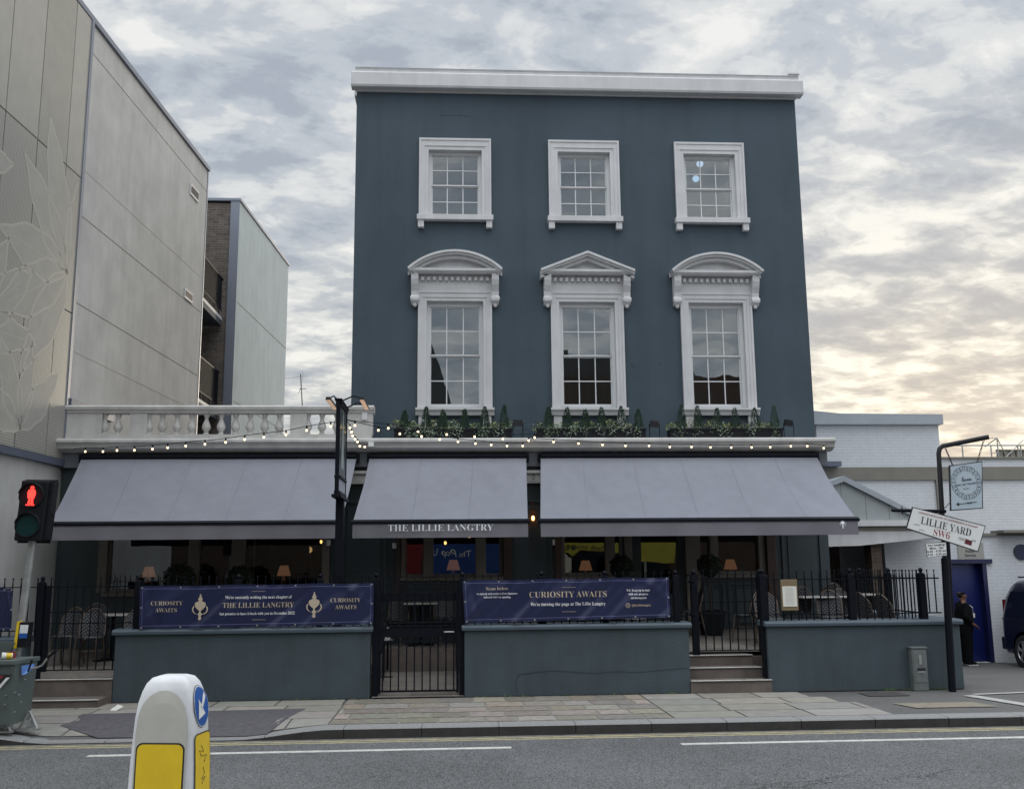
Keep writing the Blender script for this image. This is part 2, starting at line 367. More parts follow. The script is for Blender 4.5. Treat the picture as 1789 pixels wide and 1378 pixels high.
LETTER = mat('pale_lettering', (.85, .88, .90), .6)
RENDER = mat('aged_beige_render', (.49, .485, .47), .85, var=.09, vscale=1.3, bump=.12, bscale=16, streak=.08)
RENDER2 = mat('pale_grey_render', (.42, .475, .48), .8, var=.05, vscale=1.2, bump=.05, streak=.08)
JOINT = mat('joint_line', (.25, .235, .21), .9)
JOINTL = mat('pale_joint_line', (.47, .45, .41), .9)
METALB = mat('blue_grey_trim', (.20, .22, .27), .4, metal=.3)
CLAD = mat('beige_cladding', (.37, .36, .325), .55, metal=.08, var=.05)
CLAD2 = mat('darker_beige_cladding', (.325, .315, .28), .55, metal=.08, var=.05)
PERF = perforated_mat('perforated_cladding', (.36, .35, .315))
LEAFLINE = mat('etched_leaf_line', (.44, .42, .365), .5)
BRICKG = brick_mat('brown_grey_brick', (.15, .12, .10), (.09, .078, .07), (.17, .155, .14))
BRICKW = brick_mat('white_painted_brick', (.62, .64, .67), (.61, .63, .66), (.545, .565, .60), bump=.4, lo=.95, hi=1.03)
BRICKD = brick_mat('sooty_brick', (.10, .062, .042), (.055, .038, .03), (.09, .08, .07))
BRICKO = brick_mat('red_stock_brick', (.11, .062, .045), (.075, .045, .034), (.12, .105, .09))
SLATEROOF = mat('roof_slate', (.06, .065, .075), .6, var=.2)
PALEROOF = mat('pale_roof_membrane', (.36, .39, .43), .6, var=.05)
BANDG = mat('grey_brown_band', (.20, .19, .165), .8, var=.06)
PANELG = mat('pale_grey_panel', (.34, .37, .38), .6, var=.04)
ASPH = asphalt_mat('road_asphalt', (.116, .118, .121), .6)
ASPH2 = asphalt_mat('pavement_asphalt', (.115, .113, .112), .2)
SLAB = mat('paving_slab', (.255, .245, .225), .8, var=.10, vscale=5, bump=.15, bscale=50, tone=True)
COBBLE = mat('sandstone_sett', (.235, .22, .195), .8, var=.18, vscale=9, bump=.35, bscale=30, tone=True)
MORTAR = mat('joint_mortar', (.20, .19, .16), .9, var=.15, vscale=8)
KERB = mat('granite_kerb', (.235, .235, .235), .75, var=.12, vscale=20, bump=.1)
KERBF = mat('dark_kerb_face', (.034, .033, .031), .85, var=.2, vscale=6)  # front face of the kerb stones, darker than their tops
TACT = mat('dark_setts', (.085, .08, .09), .8, var=.2, vscale=14, bump=.4, bscale=20)
RWHITE = mat('worn_white_line', (.62, .62, .58), .7, col2=(.42, .42, .40), vscale=9)
RYELL = mat('worn_yellow_line', (.52, .45, .24), .7, col2=(.30, .28, .20), vscale=7)
TREAD = mat('stone_tread', (.13, .115, .105), .8, var=.15, vscale=5, bump=.15)
RISER = mat('brown_riser_tile', (.125, .103, .09), .8, var=.2, vscale=4, bump=.12)
NOSE = mat('white_nosing', (.70, .69, .66), .5, var=.1, vscale=6)
BANNER = mat('navy_banner_vinyl', (.015, .020, .064), .33, var=.10, vscale=2, bump=.0)
BANEDGE = mat('banner_hem_line', (.12, .13, .26), .5)
GOLD = mat('gold_print', (.50, .42, .31), .5)
CREAMT = mat('cream_print', (.80, .80, .80), .5)
BULB = mat('lit_bulb', (1, .8, .5), .3, emit=(1, .74, .42), estr=2.6)
FILA = mat('lit_filament_bulb', (1, .7, .35), .3, emit=(1, .45, .12), estr=7)
SHADE = mat('pleated_lamp_shade', (.60, .38, .27), .7, emit=(1, .40, .20), estr=.20)
LAMPBASE = mat('ceramic_lamp_base', (.55, .40, .30), .5)
LEAFA = mat('green_leaf', (.070, .120, .034), .6, var=.3, vscale=30)
LEAFB = mat('yellow_green_leaf', (.27, .29, .07), .6, var=.3, vscale=30)
LEAFC = mat('pale_variegated_leaf', (.30, .37, .29), .6, var=.25, vscale=30)
LEAFR = mat('reddish_leaf', (.16, .06, .03), .6, var=.3, vscale=30)
CONIF = mat('conifer_foliage', (.022, .052, .030), .7, var=.3, vscale=25)
TOPI = mat('dark_box_foliage', (.014, .028, .013), .7, var=.3, vscale=25)
BARK = mat('bark', (.06, .045, .03), .9)
GALV = mat('galvanised_steel', (.36, .37, .36), .45, metal=.55, var=.15, vscale=8)
YELL = mat('yellow_plastic', (.72, .50, .02), .45, var=.04)
YSIGN = mat('yellow_bollard_panel', (.78, .54, .025), .4, var=.06, vscale=5)
BOLW = mat('white_bollard_plastic', (.72, .73, .75), .4, var=.05, vscale=6, streak=.14)
BOLG = mat('cream_reflective_panel', (.50, .49, .44), .5, var=.07, vscale=3)
BLUES = mat('blue_sign_face', (.015, .095, .36), .4)
WSIGN = mat('white_sign_face', (.74, .75, .74), .45, var=.03)
SIGNBLK = mat('black_sign_print', (.018, .018, .02), .6)
SIGNRED = mat('red_sign_print', (.26, .03, .035), .6)
BINGREY = mat('grey_green_steel', (.115, .140, .135), .5, metal=.2, var=.12, vscale=4, bump=.05)
CABG = mat('grey_cabinet_paint', (.135, .150, .148), .6, var=.18, vscale=6, streak=.2)
REDLIT = mat('lit_red_signal', (1, .05, .03), .4, emit=(1, .028, .022), estr=2.6)
GREENOFF = mat('unlit_green_lens', (.006, .035, .035), .25)
LENSD = mat('dark_signal_lens', (.03, .006, .008), .3)
WEAVE = weave_mat('woven_rattan')
RATTAN = mat('rattan_frame', (.075, .055, .042), .5)
TABLET = mat('pale_table_top', (.40, .38, .36), .35, var=.08)
SKIN = mat('brown_skin', (.16, .075, .045), .55)
HAIR = mat('black_hair', (.008, .007, .007), .5)
CLOTH = mat('black_clothing', (.006, .0065, .008), .95, spec=.1, var=.1)
SHOE = mat('white_shoe_sole', (.6, .6, .6), .6)
DOORB = mat('royal_blue_door', (.005, .012, .10), .45, var=.05)
DOORF = mat('navy_door_frame', (.008, .012, .06), .4)
VANP = mat('navy_van_paint', (.014, .018, .034), .3, metal=.3, coat=.6)
TYRE = mat('tyre_rubber', (.018, .018, .02), .8)
ALLOY = mat('silver_alloy', (.45, .46, .48), .3, metal=.8)
TGLASS = mat('tinted_car_glass', (.006, .008, .014), .08)
PAPER = mat('menu_paper', (.72, .72, .66), .6)
MENUF = mat('brass_menu_frame', (.26, .20, .12), .4, metal=.4)
LEADB = mat('lead_flashing', (.12, .14, .19), .5, metal=.3)

# ------------------------------------------------------------------ ground, road, pavement
def grid(xs, ys, zf):
    mb = MB(); n = len(ys)
    mb.add([(x, y, zf(x, y)) for x in xs for y in ys], [(i * n + j, (i + 1) * n + j, (i + 1) * n + j + 1, i * n + j + 1) for i in range(len(xs) - 1) for j in range(n - 1)])
    return mb
def lin(a, b, n): return [a + (b - a) * i / n for i in range(n + 1)]
struct(MB().add([(-400, -400, -.7), (400, -400, -.7), (400, 400, -.7), (-400, 400, -.7)], [(0, 1, 2, 3)]).build('ground', ASPH2))
struct(MB().box(-60, 60, -5, 12.47, -.5, -.12).build('road', ASPH))
struct(MB().box(-60, 60, -9.0, -5, -.5, 0).build('far_pavement', SLAB))
def sst(t): t = max(0, min(1, t)); return t * t * (3 - 2 * t)
def pz(x, y):      # pavement height: dropped at the crossing, falling into the yard
    w = sst((x + 5.6) / .9) * sst((-1.45 - x) / 1.1)
    z = -.095 * w * sst((13.5 - y) / 1.1)
    z -= .25 * sst((y - 15.2) / 6.0) if x > 7.2 else 0
    return z
KY = 12.40
struct(grid(sorted(set(lin(-16, 16, 64) + lin(-6.5, -.5, 60))), lin(KY, 15.6, 12), lambda x, y: pz(x, y) - .006).build('pavement', ASPH2, smooth=True))
struct(grid(lin(7.2, 22, 20), lin(15.6, 24, 14), lambda x, y: -.006 - .25 * sst((y - 15.2) / 6.0)).build('yard_road', ASPH2, smooth=True))
def quadsheet(cells, name, mats, lift=.004, sub=3):
    """flat stones laid on the pavement, each cell a polygon of four points with its own tone"""
    mb = MB(); mb.c = []
    for (x0, x1, y0, y1, sh, mi) in cells:
        g = .011
        t = U(.86, 1.10); c = (t * U(.97, 1.05), t, t * U(.93, 1.02))
        if mi == 1: t = U(.72, 1.18); c = (t * U(.97, 1.12), t, t * U(.88, 1.05))
        nx = max(1, int((x1 - x0) / .16)); ny = max(1, int((y1 - y0) / .16))
        gx = g if mi == 0 else .016
        X = lin(x0 + gx, x1 - gx, nx); Y = lin(y0 + gx, y1 - gx, ny); n = ny + 1
        fs = [(i * n + j, (i + 1) * n + j, (i + 1) * n + j + 1, i * n + j + 1) for i in range(nx) for j in range(ny)]
        mb.add([(x + sh * (y - 12.4), y, pz(x + sh * (y - 12.4), y) + lift) for x in X for y in Y], fs, mi); mb.c += [c] * len(fs)
    return struct(mb.build(name, mats, keep=False))
cells = []
rows = [(12.70, 13.28), (13.28, 13.9), (13.9, 14.5), (14.5, 15.08)]
for ri, (a, b) in enumerate(rows):
    x = -15.8 + (ri % 2) * .45
    while x < 7.0:
        w = U(.8, 1.0)
        mid = (a + b) / 2
        if -1.51 < x < 2.75: x0 = 2.75; w = 0; x = 2.75; continue
        if x + w > -1.5 and x < -1.5: w = -1.5 - x
        if x + w > 5.85 - (a - 12.4) * .35 and x > 0: w = 5.85 - (a - 12.4) * .35 - x
        if w < .12: 
            if x > 5: break
            x += max(w, .001) + .001; continue
        dark = (-4.6 < x + w / 2 < -2.2 and 12.8 < mid < 13.9)
        cells.append((x, x + w, a, b, 0, 0))
        x += w
        if x > 5.5: break
for ri, (a, b) in enumerate([(12.72, 13.14), (13.14, 13.60), (13.60, 14.05), (14.05, 14.55), (14.55, 15.08)]):
    x = -1.5 + (0, .2, .08, .3, .15)[ri]
    cells.append((-1.5, x, a, b, 0, 1)) if x > -1.45 else None
    while x < 2.70:
        w = min(U(.38, .62), 2.75 - x)
        if 2.75 - x - w < .15: w = 2.75 - x
        cells.append((x, x + w, a, b, 0, 1)); x += w
for a, b in ((12.7, 13.3),):
    cells.append((6.25, 7.4, 13.2, 13.7, -.25, 1))
quadsheet(cells, 'paving_slabs', [SLAB, COBBLE])
mb = grid(lin(-1.5, 2.75, 10), lin(12.7, 15.09, 4), lambda x, y: pz(x, y) - .001); struct(mb.build('paving_mortar', MORTAR))
def GP(px_, py_, z=-.03):
    d = ray(px_, py_); t = (z - EYE) / d[2]; return (float(t * d[0]), float(t * d[1]))
_bk = [GP(99, 1271), GP(144, 1252), GP(534, 1242), GP(534, 1242)]; _fr = [GP(99, 1271.5), GP(172, 1285), GP(467, 1281), GP(534, 1243)]
_bk = [GP(105, 1269)] + [GP(144 + (534 - 144) * i / 16, 1252 - 10 * i / 16) for i in range(17)]
_fr = [GP(105, 1269.3)] + [GP(172 + (467 - 172) * i / 14, 1280.5 - 4 * i / 14) for i in range(15)] + [GP(500, 1260), GP(534, 1242.3)]
mb = MB(); K_ = 7; vs = [(a[0] + (b[0] - a[0]) * k / K_, a[1] + (b[1] - a[1]) * k / K_) for a, b in zip(_bk, _fr) for k in range(K_ + 1)]
mb.add([(x, y, pz(x, y) + .009) for x, y in vs], [(i * (K_ + 1) + k, (i + 1) * (K_ + 1) + k, (i + 1) * (K_ + 1) + k + 1, i * (K_ + 1) + k + 1) for i in range(len(_bk) - 1) for k in range(K_)])
struct(mb.build('dark_paving', TACT))
# kerb stones
mb = MB(); mb.c = []
x = -16
while x < 16:
    w = .92; n = 4
    for i in range(n):
        a = x + .004 + (w - .008) * i / n; b = x + .004 + (w - .008) * (i + 1) / n
        za, zb = pz(a, KY) + .003, pz(b, KY) + .003; y0, y1 = KY - .01, KY + .30
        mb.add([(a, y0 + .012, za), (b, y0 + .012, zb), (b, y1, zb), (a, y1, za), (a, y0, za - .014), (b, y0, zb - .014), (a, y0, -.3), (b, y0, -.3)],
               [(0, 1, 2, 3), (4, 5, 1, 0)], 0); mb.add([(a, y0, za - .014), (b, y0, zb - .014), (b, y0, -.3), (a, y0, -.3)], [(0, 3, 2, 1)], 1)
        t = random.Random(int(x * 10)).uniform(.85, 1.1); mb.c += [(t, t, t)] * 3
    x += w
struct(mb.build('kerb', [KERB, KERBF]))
# road markings
mb = MB()
for (a, b) in ((-11.9, -8.0), (-3.96, .66), (2.58, 7.2), (9.1, 13.7)): mb.box(a, b, 11.56, 11.66, -.12, -.116)
struct(mb.build('white_road_line', RWHITE))
mb = MB().box(-30, 30, 12.12, 12.165, -.12, -.1165); mb.box(-30, 30, 12.235, 12.28, -.12, -.1165)
struct(mb.build('yellow_road_lines', RYELL))
mb = MB().box(-30, 30, 12.30, 12.41, -.12, -.117); struct(mb.build('gutter', mat('gutter_grit', (.15, .145, .13), .9, var=.3, vscale=10)))
mb = MB()
def strip(p, q, w, z=.006):
    p, q = Vector((*p, 0)), Vector((*q, 0)); n = (q - p).normalized().cross(Vector((0, 0, 1))) * w / 2
    k = 6
    for i in range(k):
        a = p + (q - p) * i / k; b = p + (q - p) * (i + 1) / k
        mb.add([(v.x, v.y, pz(v.x, v.y) + z) for v in (a + n, b + n, b - n, a - n)], [(0, 1, 2, 3)])
strip((7.5, 14.45), (9.6, 14.75), .10); strip((7.36, 14.35), (7.75, 12.75), .20)
struct(mb.build('yard_marking', mat('pale_edge_stone', (.40, .40, .38), .8, var=.15, vscale=8)))

# traffic island in the road carries the bollard
struct(MB().box(-3.4, -1.3, 6.2, 7.9, -.3, -.02).build('traffic_island', KERB, bevel=.03))

# ------------------------------------------------------------------ terrace
def tzl(y): return .34 + max(0, y - 15.3) * .05
def tzr(y): return .50 + max(0, y - 15.7) * .07
def pave(x0, x1, y0, y1, zf, name):
    mb = MB(); mb.c = []; y = y0
    mb.add([(x0, y0, zf(y0) - .004), (x1, y0, zf(y0) - .004), (x1, y1, zf(y1) - .004), (x0, y1, zf(y1) - .004)], [(0, 1, 2, 3)], 1); mb.c.append((.5, .5, .5))
    while y < y1 - .05:
        h = min(.45, y1 - y); x = x0 + rnd() * .2 - .2
        while x < x1:
            w = .6; a, b = max(x0, x) + .004, min(x1, x + w) - .004
            if b > a:
                t = U(.75, 1.1)
                mb.add([(a, y + .004, zf(y)), (b, y + .004, zf(y)), (b, y + h - .004, zf(y + h)), (a, y + h - .004, zf(y + h))], [(0, 1, 2, 3)], 0); mb.c.append((t, t * .98, t * .95))
            x += w
        y += h
    return struct(mb.build(name, [mat('terrace_slab_' + name, (.17, .155, .14), .8, var=.12, vscale=5, tone=True), ASPH2]))
pave(-7.1, -1.17, 15.3, 18.75, tzl, 'left_terrace')
pave(.17, 7.2, 16.0, 18.75, tzr, 'right_terrace')
pave(-1.17, .17, 15.1, 17.4, lambda y: .02 + (y - 15.1) * .06, 'gate_ramp')
pave(-1.17, .17, 17.55, 18.75, lambda y: .52, 'ramp_landing')
mb = MB(); mb.box(-1.17, .17, 17.4, 17.55, 0, .53); mb.box(-1.30, -1.17, 15.42, 17.55, 0, .46); mb.box(.17, .28, 15.42, 17.55, 0, .50)
mb.box(-7.1, -1.30, 15.42, 18.7, 0, .30); mb.box(.28, 7.0, 15.95, 18.7, 0, .45)
struct(mb.build('terrace_base', RISER))
st = thing('entrance_steps', 'three brown stone steps with white nosings rising to the right hand gate', 'steps', (4.1, 15.1, 0))
for i, (y, z, xr) in enumerate(((15.08, .18, 4.75), (15.40, .335, 4.70), (15.72, .49, 4.66))):
    s = MB().box(3.53, xr, y, 16.02 if i == 2 else y + .36, 0 if i == 0 else z - .17, z - .012).build('step', RISER, st)
    MB().box(3.53, xr, y - .018, y + .33, z - .012, z).build('tread', TREAD, s); MB().box(3.53, xr, y - .024, y + .03, z, z + .006).build('nosing', NOSE, s)
st = thing('entrance_steps', 'two worn steps with white nosings below the left hand gate', 'steps', (-5.5, 14.7, 0))
for i, (y, z, xr) in enumerate(((14.66, .105, -4.90), (15.10, .34, -4.865))):
    s = MB().box(-6.1, xr, y, y + .46, 0, z - .012).build('step', RISER, st)
    MB().box(-6.1, xr, y - .018, y + .45, z - .012, z).build('tread', TREAD, s); MB().box(-6.1, xr, y - .024, y + .02, z, z + .006).build('nosing', NOSE, s)

# ------------------------------------------------------------------ forecourt walls
def fwall(x0, x1, label, z=.95, y0=15.10, y1=15.40, ret=False):
    t = thing('forecourt_wall', label, 'wall', ((x0 + x1) / 2, y0, 0), 'slate green forecourt walls')
    mb = MB().box(x0, x1, y0, y1, 0, z)
    if ret: mb.box(x1 - .55, x1, y1, 18.6, -.3, z)
    mb.build('wall_body', SLATE, t, bevel=.012)
    c = MB().px([(y0 - .05, z), (y0 - .055, z + .045), (y0 - .03, z + .075), (y1 + .03, z + .085), (y1 + .05, z)], x0 - .04, x1 + .04)
    if ret: c.box(x1 - .59, x1 + .04, y1 + .052, 18.6, z, z + .083)
    c.build('coping', COPE, t, bevel=.008)
    return t
fwall(-4.86, -1.2, 'slate green rendered wall under the banner with two door knocker emblems')
fwall(.18, 3.53, 'slate green rendered wall with a hairline crack between the middle gate and the steps')
fwall(4.72, 7.70, 'slate green rendered wall behind the grey feeder pillar and leaning street nameplate', ret=True)
fwall(-9.5, -6.15, 'slate green wall at the far left edge behind the pedestrian signal', z=.86)
mb = MB(); pts = [PY(x, y, 15.096) for x, y in ((905, 1178), (935, 1174), (968, 1171), (1000, 1173), (1035, 1176), (1075, 1172), (1115, 1174), (1150, 1171), (1200, 1166))]
mb.path(pts, .0022, 4); mb.path([PY(x, y, 15.096) for x, y in ((905, 1178), (900, 1195), (905, 1210))], .002, 4)
for o in SC.objects:
    if o.name == 'forecourt_wall.001': mb.build('crack', SIGNBLK, o)

# ------------------------------------------------------------------ the pub
GY, UY = 18.6, 19.1
pub = thing('pub_building', 'dark blue grey stuccoed corner pub with white pedimented sash windows and balustrade', 'building', (2.6, GY, 0))
WX = (.05, 2.665, 5.26)
holes = [(c - .54, c + .54, 8.78, 10.20) for c in WX] + [(c - .56, c + .56, 4.92, 7.05) for c in WX]
mb = wall_holes(-1.95, 7.14, 4.2, 11.5, UY, UY + .35, holes)
mb.box(-1.95, -1.6, UY + .35, 28, 4.2, 11.5); mb.box(6.79, 7.14, UY + .35, 28, 4.2, 11.5); mb.box(-1.6, 6.79, 27.7, 28, 4.2, 11.5)
mb.build('upper_wall', NAVY, pub)
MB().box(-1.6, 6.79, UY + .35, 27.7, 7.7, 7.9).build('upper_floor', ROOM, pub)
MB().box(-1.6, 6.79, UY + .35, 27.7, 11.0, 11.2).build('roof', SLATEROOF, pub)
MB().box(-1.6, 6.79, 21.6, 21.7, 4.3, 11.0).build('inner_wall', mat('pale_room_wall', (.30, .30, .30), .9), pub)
# parapet
mb = MB().box(-1.97, 7.16, UY - .05, UY, 11.43, 11.46)
mb.px([(UY - .20, 11.46), (UY - .22, 11.50), (UY - .22, 11.76), (UY - .19, 11.79), (UY, 11.79), (UY, 11.46)], -2.05, 7.26)
mb.px([(UY - .13, 11.79), (UY - .13, 11.87), (UY - .16, 11.90), (UY + .3, 11.93), (UY + .3, 11.79)], -1.98, 7.2)
mb.box(-1.95, 7.14, UY, UY + .3, 11.5, 11.79)
mb.box(6.98, 7.22, UY - .16, UY + .3, 11.93, 11.97); mb.box(7.0, 7.2, UY - .14, UY + .28, 11.9, 11.93)
mb.box(-2.03, -1.7, UY + .3, 28, 11.5, 11.86); mb.box(6.9, 7.22, UY + .3, 28, 11.5, 11.86); mb.box(-1.7, 6.9, 27.7, 28, 11.5, 11.8)
mb.build('parapet', WHITE, pub, bevel=.006)

def sash(parent, c, z0, z1, hw, ho, zo, y=UY + .12):
    """two-over-two sash: frame, glazing bars, one pane mesh"""
    zm = (z0 + z1) / 2
    mb = MB().box(c - ho, c - hw, y - .036, y + .09, z0 - .05, zo); mb.box(c + hw, c + ho, y - .036, y + .09, z0 - .05, zo)
    mb.box(c - hw, c + hw, y - .034, y + .09, z1, zo); mb.box(c - hw, c + hw, y + .02, y + .08, z0 - .05, z0)
    mb.build('sash_box', SASH, parent)
    for k, (a, b, dy) in enumerate(((zm, z1, 0), (z0, zm, .035))):
        m = MB(); r = .022
        m.box(c - hw, c + hw, y + dy, y + dy + .03, a, a + r * (1.2 if k == 0 else 1.6)); m.box(c - hw, c + hw, y + dy, y + dy + .03, b - r, b)
        m.box(c - hw, c - hw + r, y + dy, y + dy + .03, a + r * 1.6, b - r); m.box(c + hw - r, c + hw, y + dy, y + dy + .03, a + r * 1.6, b - r)
        for i in (1, 2):
            xx = c - hw + 2 * hw * i / 3; m.box(xx - .010, xx + .010, y + dy + .003, y + dy + .027, a + r, b - r)
        mid = (a + b) / 2; m.box(c - hw + r, c + hw - r, y + dy + .001, y + dy + .029, mid - .010, mid + .010)
        s = m.build('sash', SASH, parent)
        MB().box(c - hw + .01, c + hw - .01, y + dy + .013, y + dy + .018, a + .01, b - .01).build('pane', GLASS, s)
def architrave(parent, c, z0, z1, hw_in, hw_out, ztop, name='architrave'):
    hw_in -= .005; z1 -= .005
    mb = MB(); f = UY
    w = hw_out - hw_in
    for sgn in (-1, 1):
        a, b = sorted((c + sgn * hw_in, c + sgn * hw_out)); mb.box(a, b, f - .045, f + .12, z0, ztop)
        o = c + sgn * (hw_out - .02); a, b = sorted((o, c + sgn * (hw_out + .02))); mb.box(a, b, f - .073, f + .0, z0, ztop - .02)
        o = c + sgn * (hw_in + w * .45); a, b = sorted((o, c + sgn * (hw_out - .02))); mb.box(a, b, f - .058, f - .04, z0, z1 + w * .45)
    mb.box(c - hw_in, c + hw_in, f - .045, f + .12, z1, ztop); mb.box(c - hw_out - .02, c + hw_out + .02, f - .075, f, ztop - .02, ztop + .025)
    mb.box(c - hw_out + .02, c + hw_out - .02, f - .06, f - .04, z1 + w * .45, ztop - .02)
    mb.build(name, WHITE, parent)
for k, c in enumerate(WX):
    w = MB().box(c - .54, c + .54, UY + .26, UY + .34, 8.70, 8.80).build('window', SASH, pub)
    w['label'] = ('top floor window above the arched pediment on the left', 'top floor window above the triangular pediment', 'top floor window above the arched pediment on the right')[k]
    architrave(w, c, 8.80, 10.20, .54, .705, 10.41)
    sash(w, c, 8.83, 10.14, .475, .538, 10.198)
    mb = MB().box(c - .76, c + .76, UY - .14, UY + .12, 8.69, 8.80)
    mb.box(c - .74, c - .62, UY - .11, UY, 8.54, 8.69); mb.box(c + .62, c + .74, UY - .11, UY, 8.54, 8.69); mb.build('sill', WHITE, w, bevel=.006)
for k, c in enumerate(WX):
    w = MB().box(c - .56, c + .56, UY + .26, UY + .34, 4.86, 4.93).build('window', SASH, pub)
    w['label'] = ('tall first floor sash window under a segmental pediment, left', 'tall first floor sash window under a triangular pediment', 'tall first floor sash window under a segmental pediment, right')[k]
    architrave(w, c, 4.90, 7.05, .56, .705, 7.22)
    sash(w, c, 4.98, 6.96, .49, .558, 7.048)
    mb = MB().px([(UY - .16, 4.90), (UY - .16, 4.86), (UY - .12, 4.82), (UY - .10, 4.76), (UY, 4.76), (UY + .12, 4.90)], c - .76, c + .76)
    mb.box(c - .70, c - .54, UY - .07, UY, 4.22, 4.76); mb.box(c + .54, c + .70, UY - .07, UY, 4.22, 4.76); mb.build('sill', WHITE, w)
    # frieze, dentils, brackets, cornice, pediment
    mb = MB().box(c - .72, c + .72, UY - .06, UY, 7.245, 7.56); mb.build('frieze', WHITE, w)
    for i in range(12):
        xx = c - .635 + 1.27 * i / 11; MB().box(xx - .030, xx + .030, UY - .13, UY - .06, 7.44, 7.515).build('dentil', WHITE, w)
    for sgn in (-1, 1):
        xx = c + sgn * .79; m = MB()
        prof = [(UY, 7.56), (UY - .22, 7.56), (UY - .22, 7.44), (UY - .19, 7.34), (UY - .13, 7.22), (UY - .12, 7.14), (UY - .15, 7.10), (UY - .15, 7.03), (UY - .09, 6.97), (UY, 6.96)]
        m.px(prof, xx - .07, xx + .07)
        m.tube((xx - .085, UY - .10, 7.07), (xx + .085, UY - .10, 7.07), .055, 10); m.ball((xx, UY - .07, 6.95), .045, 6)
        m.build('bracket', WHITE, w, bevel=.005)
    m = MB().px([(UY, 7.56), (UY - .22, 7.56), (UY - .27, 7.60), (UY - .27, 7.65), (UY, 7.66)], c - .88, c + .88)
    m.build('cornice', WHITE, w)
    # raking / curved part
    arch = (k != 1); hw, z0, zt = .93, 7.64, 8.01
    if arch:
        R_ = (hw * hw + (zt - z0) ** 2) / (2 * (zt - z0)); zc = zt - R_; A = math.asin(hw / R_)
        pts = [(c + math.sin(a) * R_, zc + math.cos(a) * R_, a) for a in lin(-A, A, 24)]
    else:
        pts = []
        for i in range(25):
            t = i / 24 * 2 - 1; pts.append((c + t * hw, zt - (zt - z0) * abs(t), 0))
    m = MB()
    for (yd, th0, th1) in ((.33, 0, .045), (.29, .045, .085), (.22, .085, .15)):
        n = len(pts)
        if arch:
            ring = [[(c + math.sin(a) * (R_ - th), zc + math.cos(a) * (R_ - th)) for _, _, a in pts] for th in (th0, th1)]
        else:
            s_ = math.hypot(1, (zt - z0) / hw); ring = [[(x, z - th * s_) for x, z, _ in pts] for th in (th0, th1)]
        yf, yb = UY - yd, UY
        vs = []
        for i in range(n):
            (xo, zo), (xi, zi) = ring[0][i], ring[1][i]; vs += [(xo, yf, zo), (xo, yb, zo), (xi, yb, zi), (xi, yf, zi)]
        fs = []
        for i in range(n - 1):
            a, b = i * 4, (i + 1) * 4; fs += [(a + q, a + (q + 1) % 4, b + (q + 1) % 4, b + q) for q in range(4)]
        fs += [(0, 3, 2, 1), tuple((n - 1) * 4 + q for q in range(4))]
        m.add(vs, fs)
    m.build('pediment', WHITE, w)
    # tympanum
    vs = [(x, UY - .08, max(7.655, z - .12)) for x, z, _ in pts]; poly = vs + [(c + .80, UY - .08, 7.65), (c - .80, UY - .08, 7.65)]
    n = len(pts); m = MB()
    m.add([(x, UY - .08, z - .10) for x, z, _ in pts] + [(x, UY - .08, 7.64) for x, z, _ in pts], [(i, i + 1, n + i + 1, n + i) for i in range(n - 1)])
    m.build('tympanum', WHITE, w)

# ground floor front with real openings
gholes = [(-6.22, -2.22, 1.48, 3.40), (-.90, .93, 1.70, 3.40), (2.03, 3.17, 1.70, 3.40), (3.33, 4.36, .72, 3.40), (4.58, 5.80, 1.70, 3.40)]
mb = wall_holes(-7.1, 7.05, 0, 3.98, GY, GY + .25, gholes)
mb.box(6.80, 7.05, GY + .25, 25, 0, 3.98); mb.box(-7.1, -6.9, GY + .25, 25, 0, 3.98)
mb.build('ground_floor_wall', DARKWALL, pub)
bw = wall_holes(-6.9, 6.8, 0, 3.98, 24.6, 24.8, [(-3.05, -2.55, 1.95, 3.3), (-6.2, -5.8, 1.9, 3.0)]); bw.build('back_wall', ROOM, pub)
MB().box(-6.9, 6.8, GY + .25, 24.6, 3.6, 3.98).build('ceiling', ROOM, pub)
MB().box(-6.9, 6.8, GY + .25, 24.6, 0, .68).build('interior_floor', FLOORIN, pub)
mb = MB()
# inner screen wall with an arched doorway, seen through the left window
n = 14; cx_, w_, zs_ = -3.65, .48, 2.5
mb.box(-6.9, cx_ - w_, 21.3, 21.45, .68, 3.6); mb.box(cx_ + w_, -3.0, 21.3, 21.45, .68, 3.6)
arc = [(cx_ + w_ * math.cos(a), 21.3, zs_ + w_ * math.sin(a)) for a in lin(0, math.pi, n)]
mb.prism([(cx_ + w_, 21.3, 3.6)] + arc + [(cx_ - w_, 21.3, 3.6)], (0, .15, 0))
mb.box(-1.3, -1.15, GY + .25, 24.6, .68, 3.6)
mb.build('inner_partition', ROOM, pub)
MB().box(-6.9, 6.8, GY + .28, GY + .85, 1.50, 1.56).build('window_counter', FLOORIN, pub)
MB().box(-7.12, 7.09, GY - .02, 19.1, 3.98, 4.20).build('ledge', STONE, pub); MB().box(-7.12, -1.95, 19.1, 25, 3.98, 4.20).build('flat_roof', SLATEROOF, pub)
MB().px([(GY - .10, 3.72), (GY - .10, 3.98), (GY, 3.98), (GY, 3.72)], -7.12, 7.12).build('fascia_board', FASCIA, pub)
mb = MB().px([(GY - .36, 4.22), (GY - .38, 4.19), (GY - .38, 4.15), (GY - .34, 4.135), (GY - .31, 4.09), (GY - .30, 4.05), (GY - .26, 4.03), (GY - .16, 3.985), (GY - .12, 3.985), (GY - .02, 3.985), (GY - .02, 4.22)], -7.12, 7.20)
mb.build('main_cornice', STONE, pub)
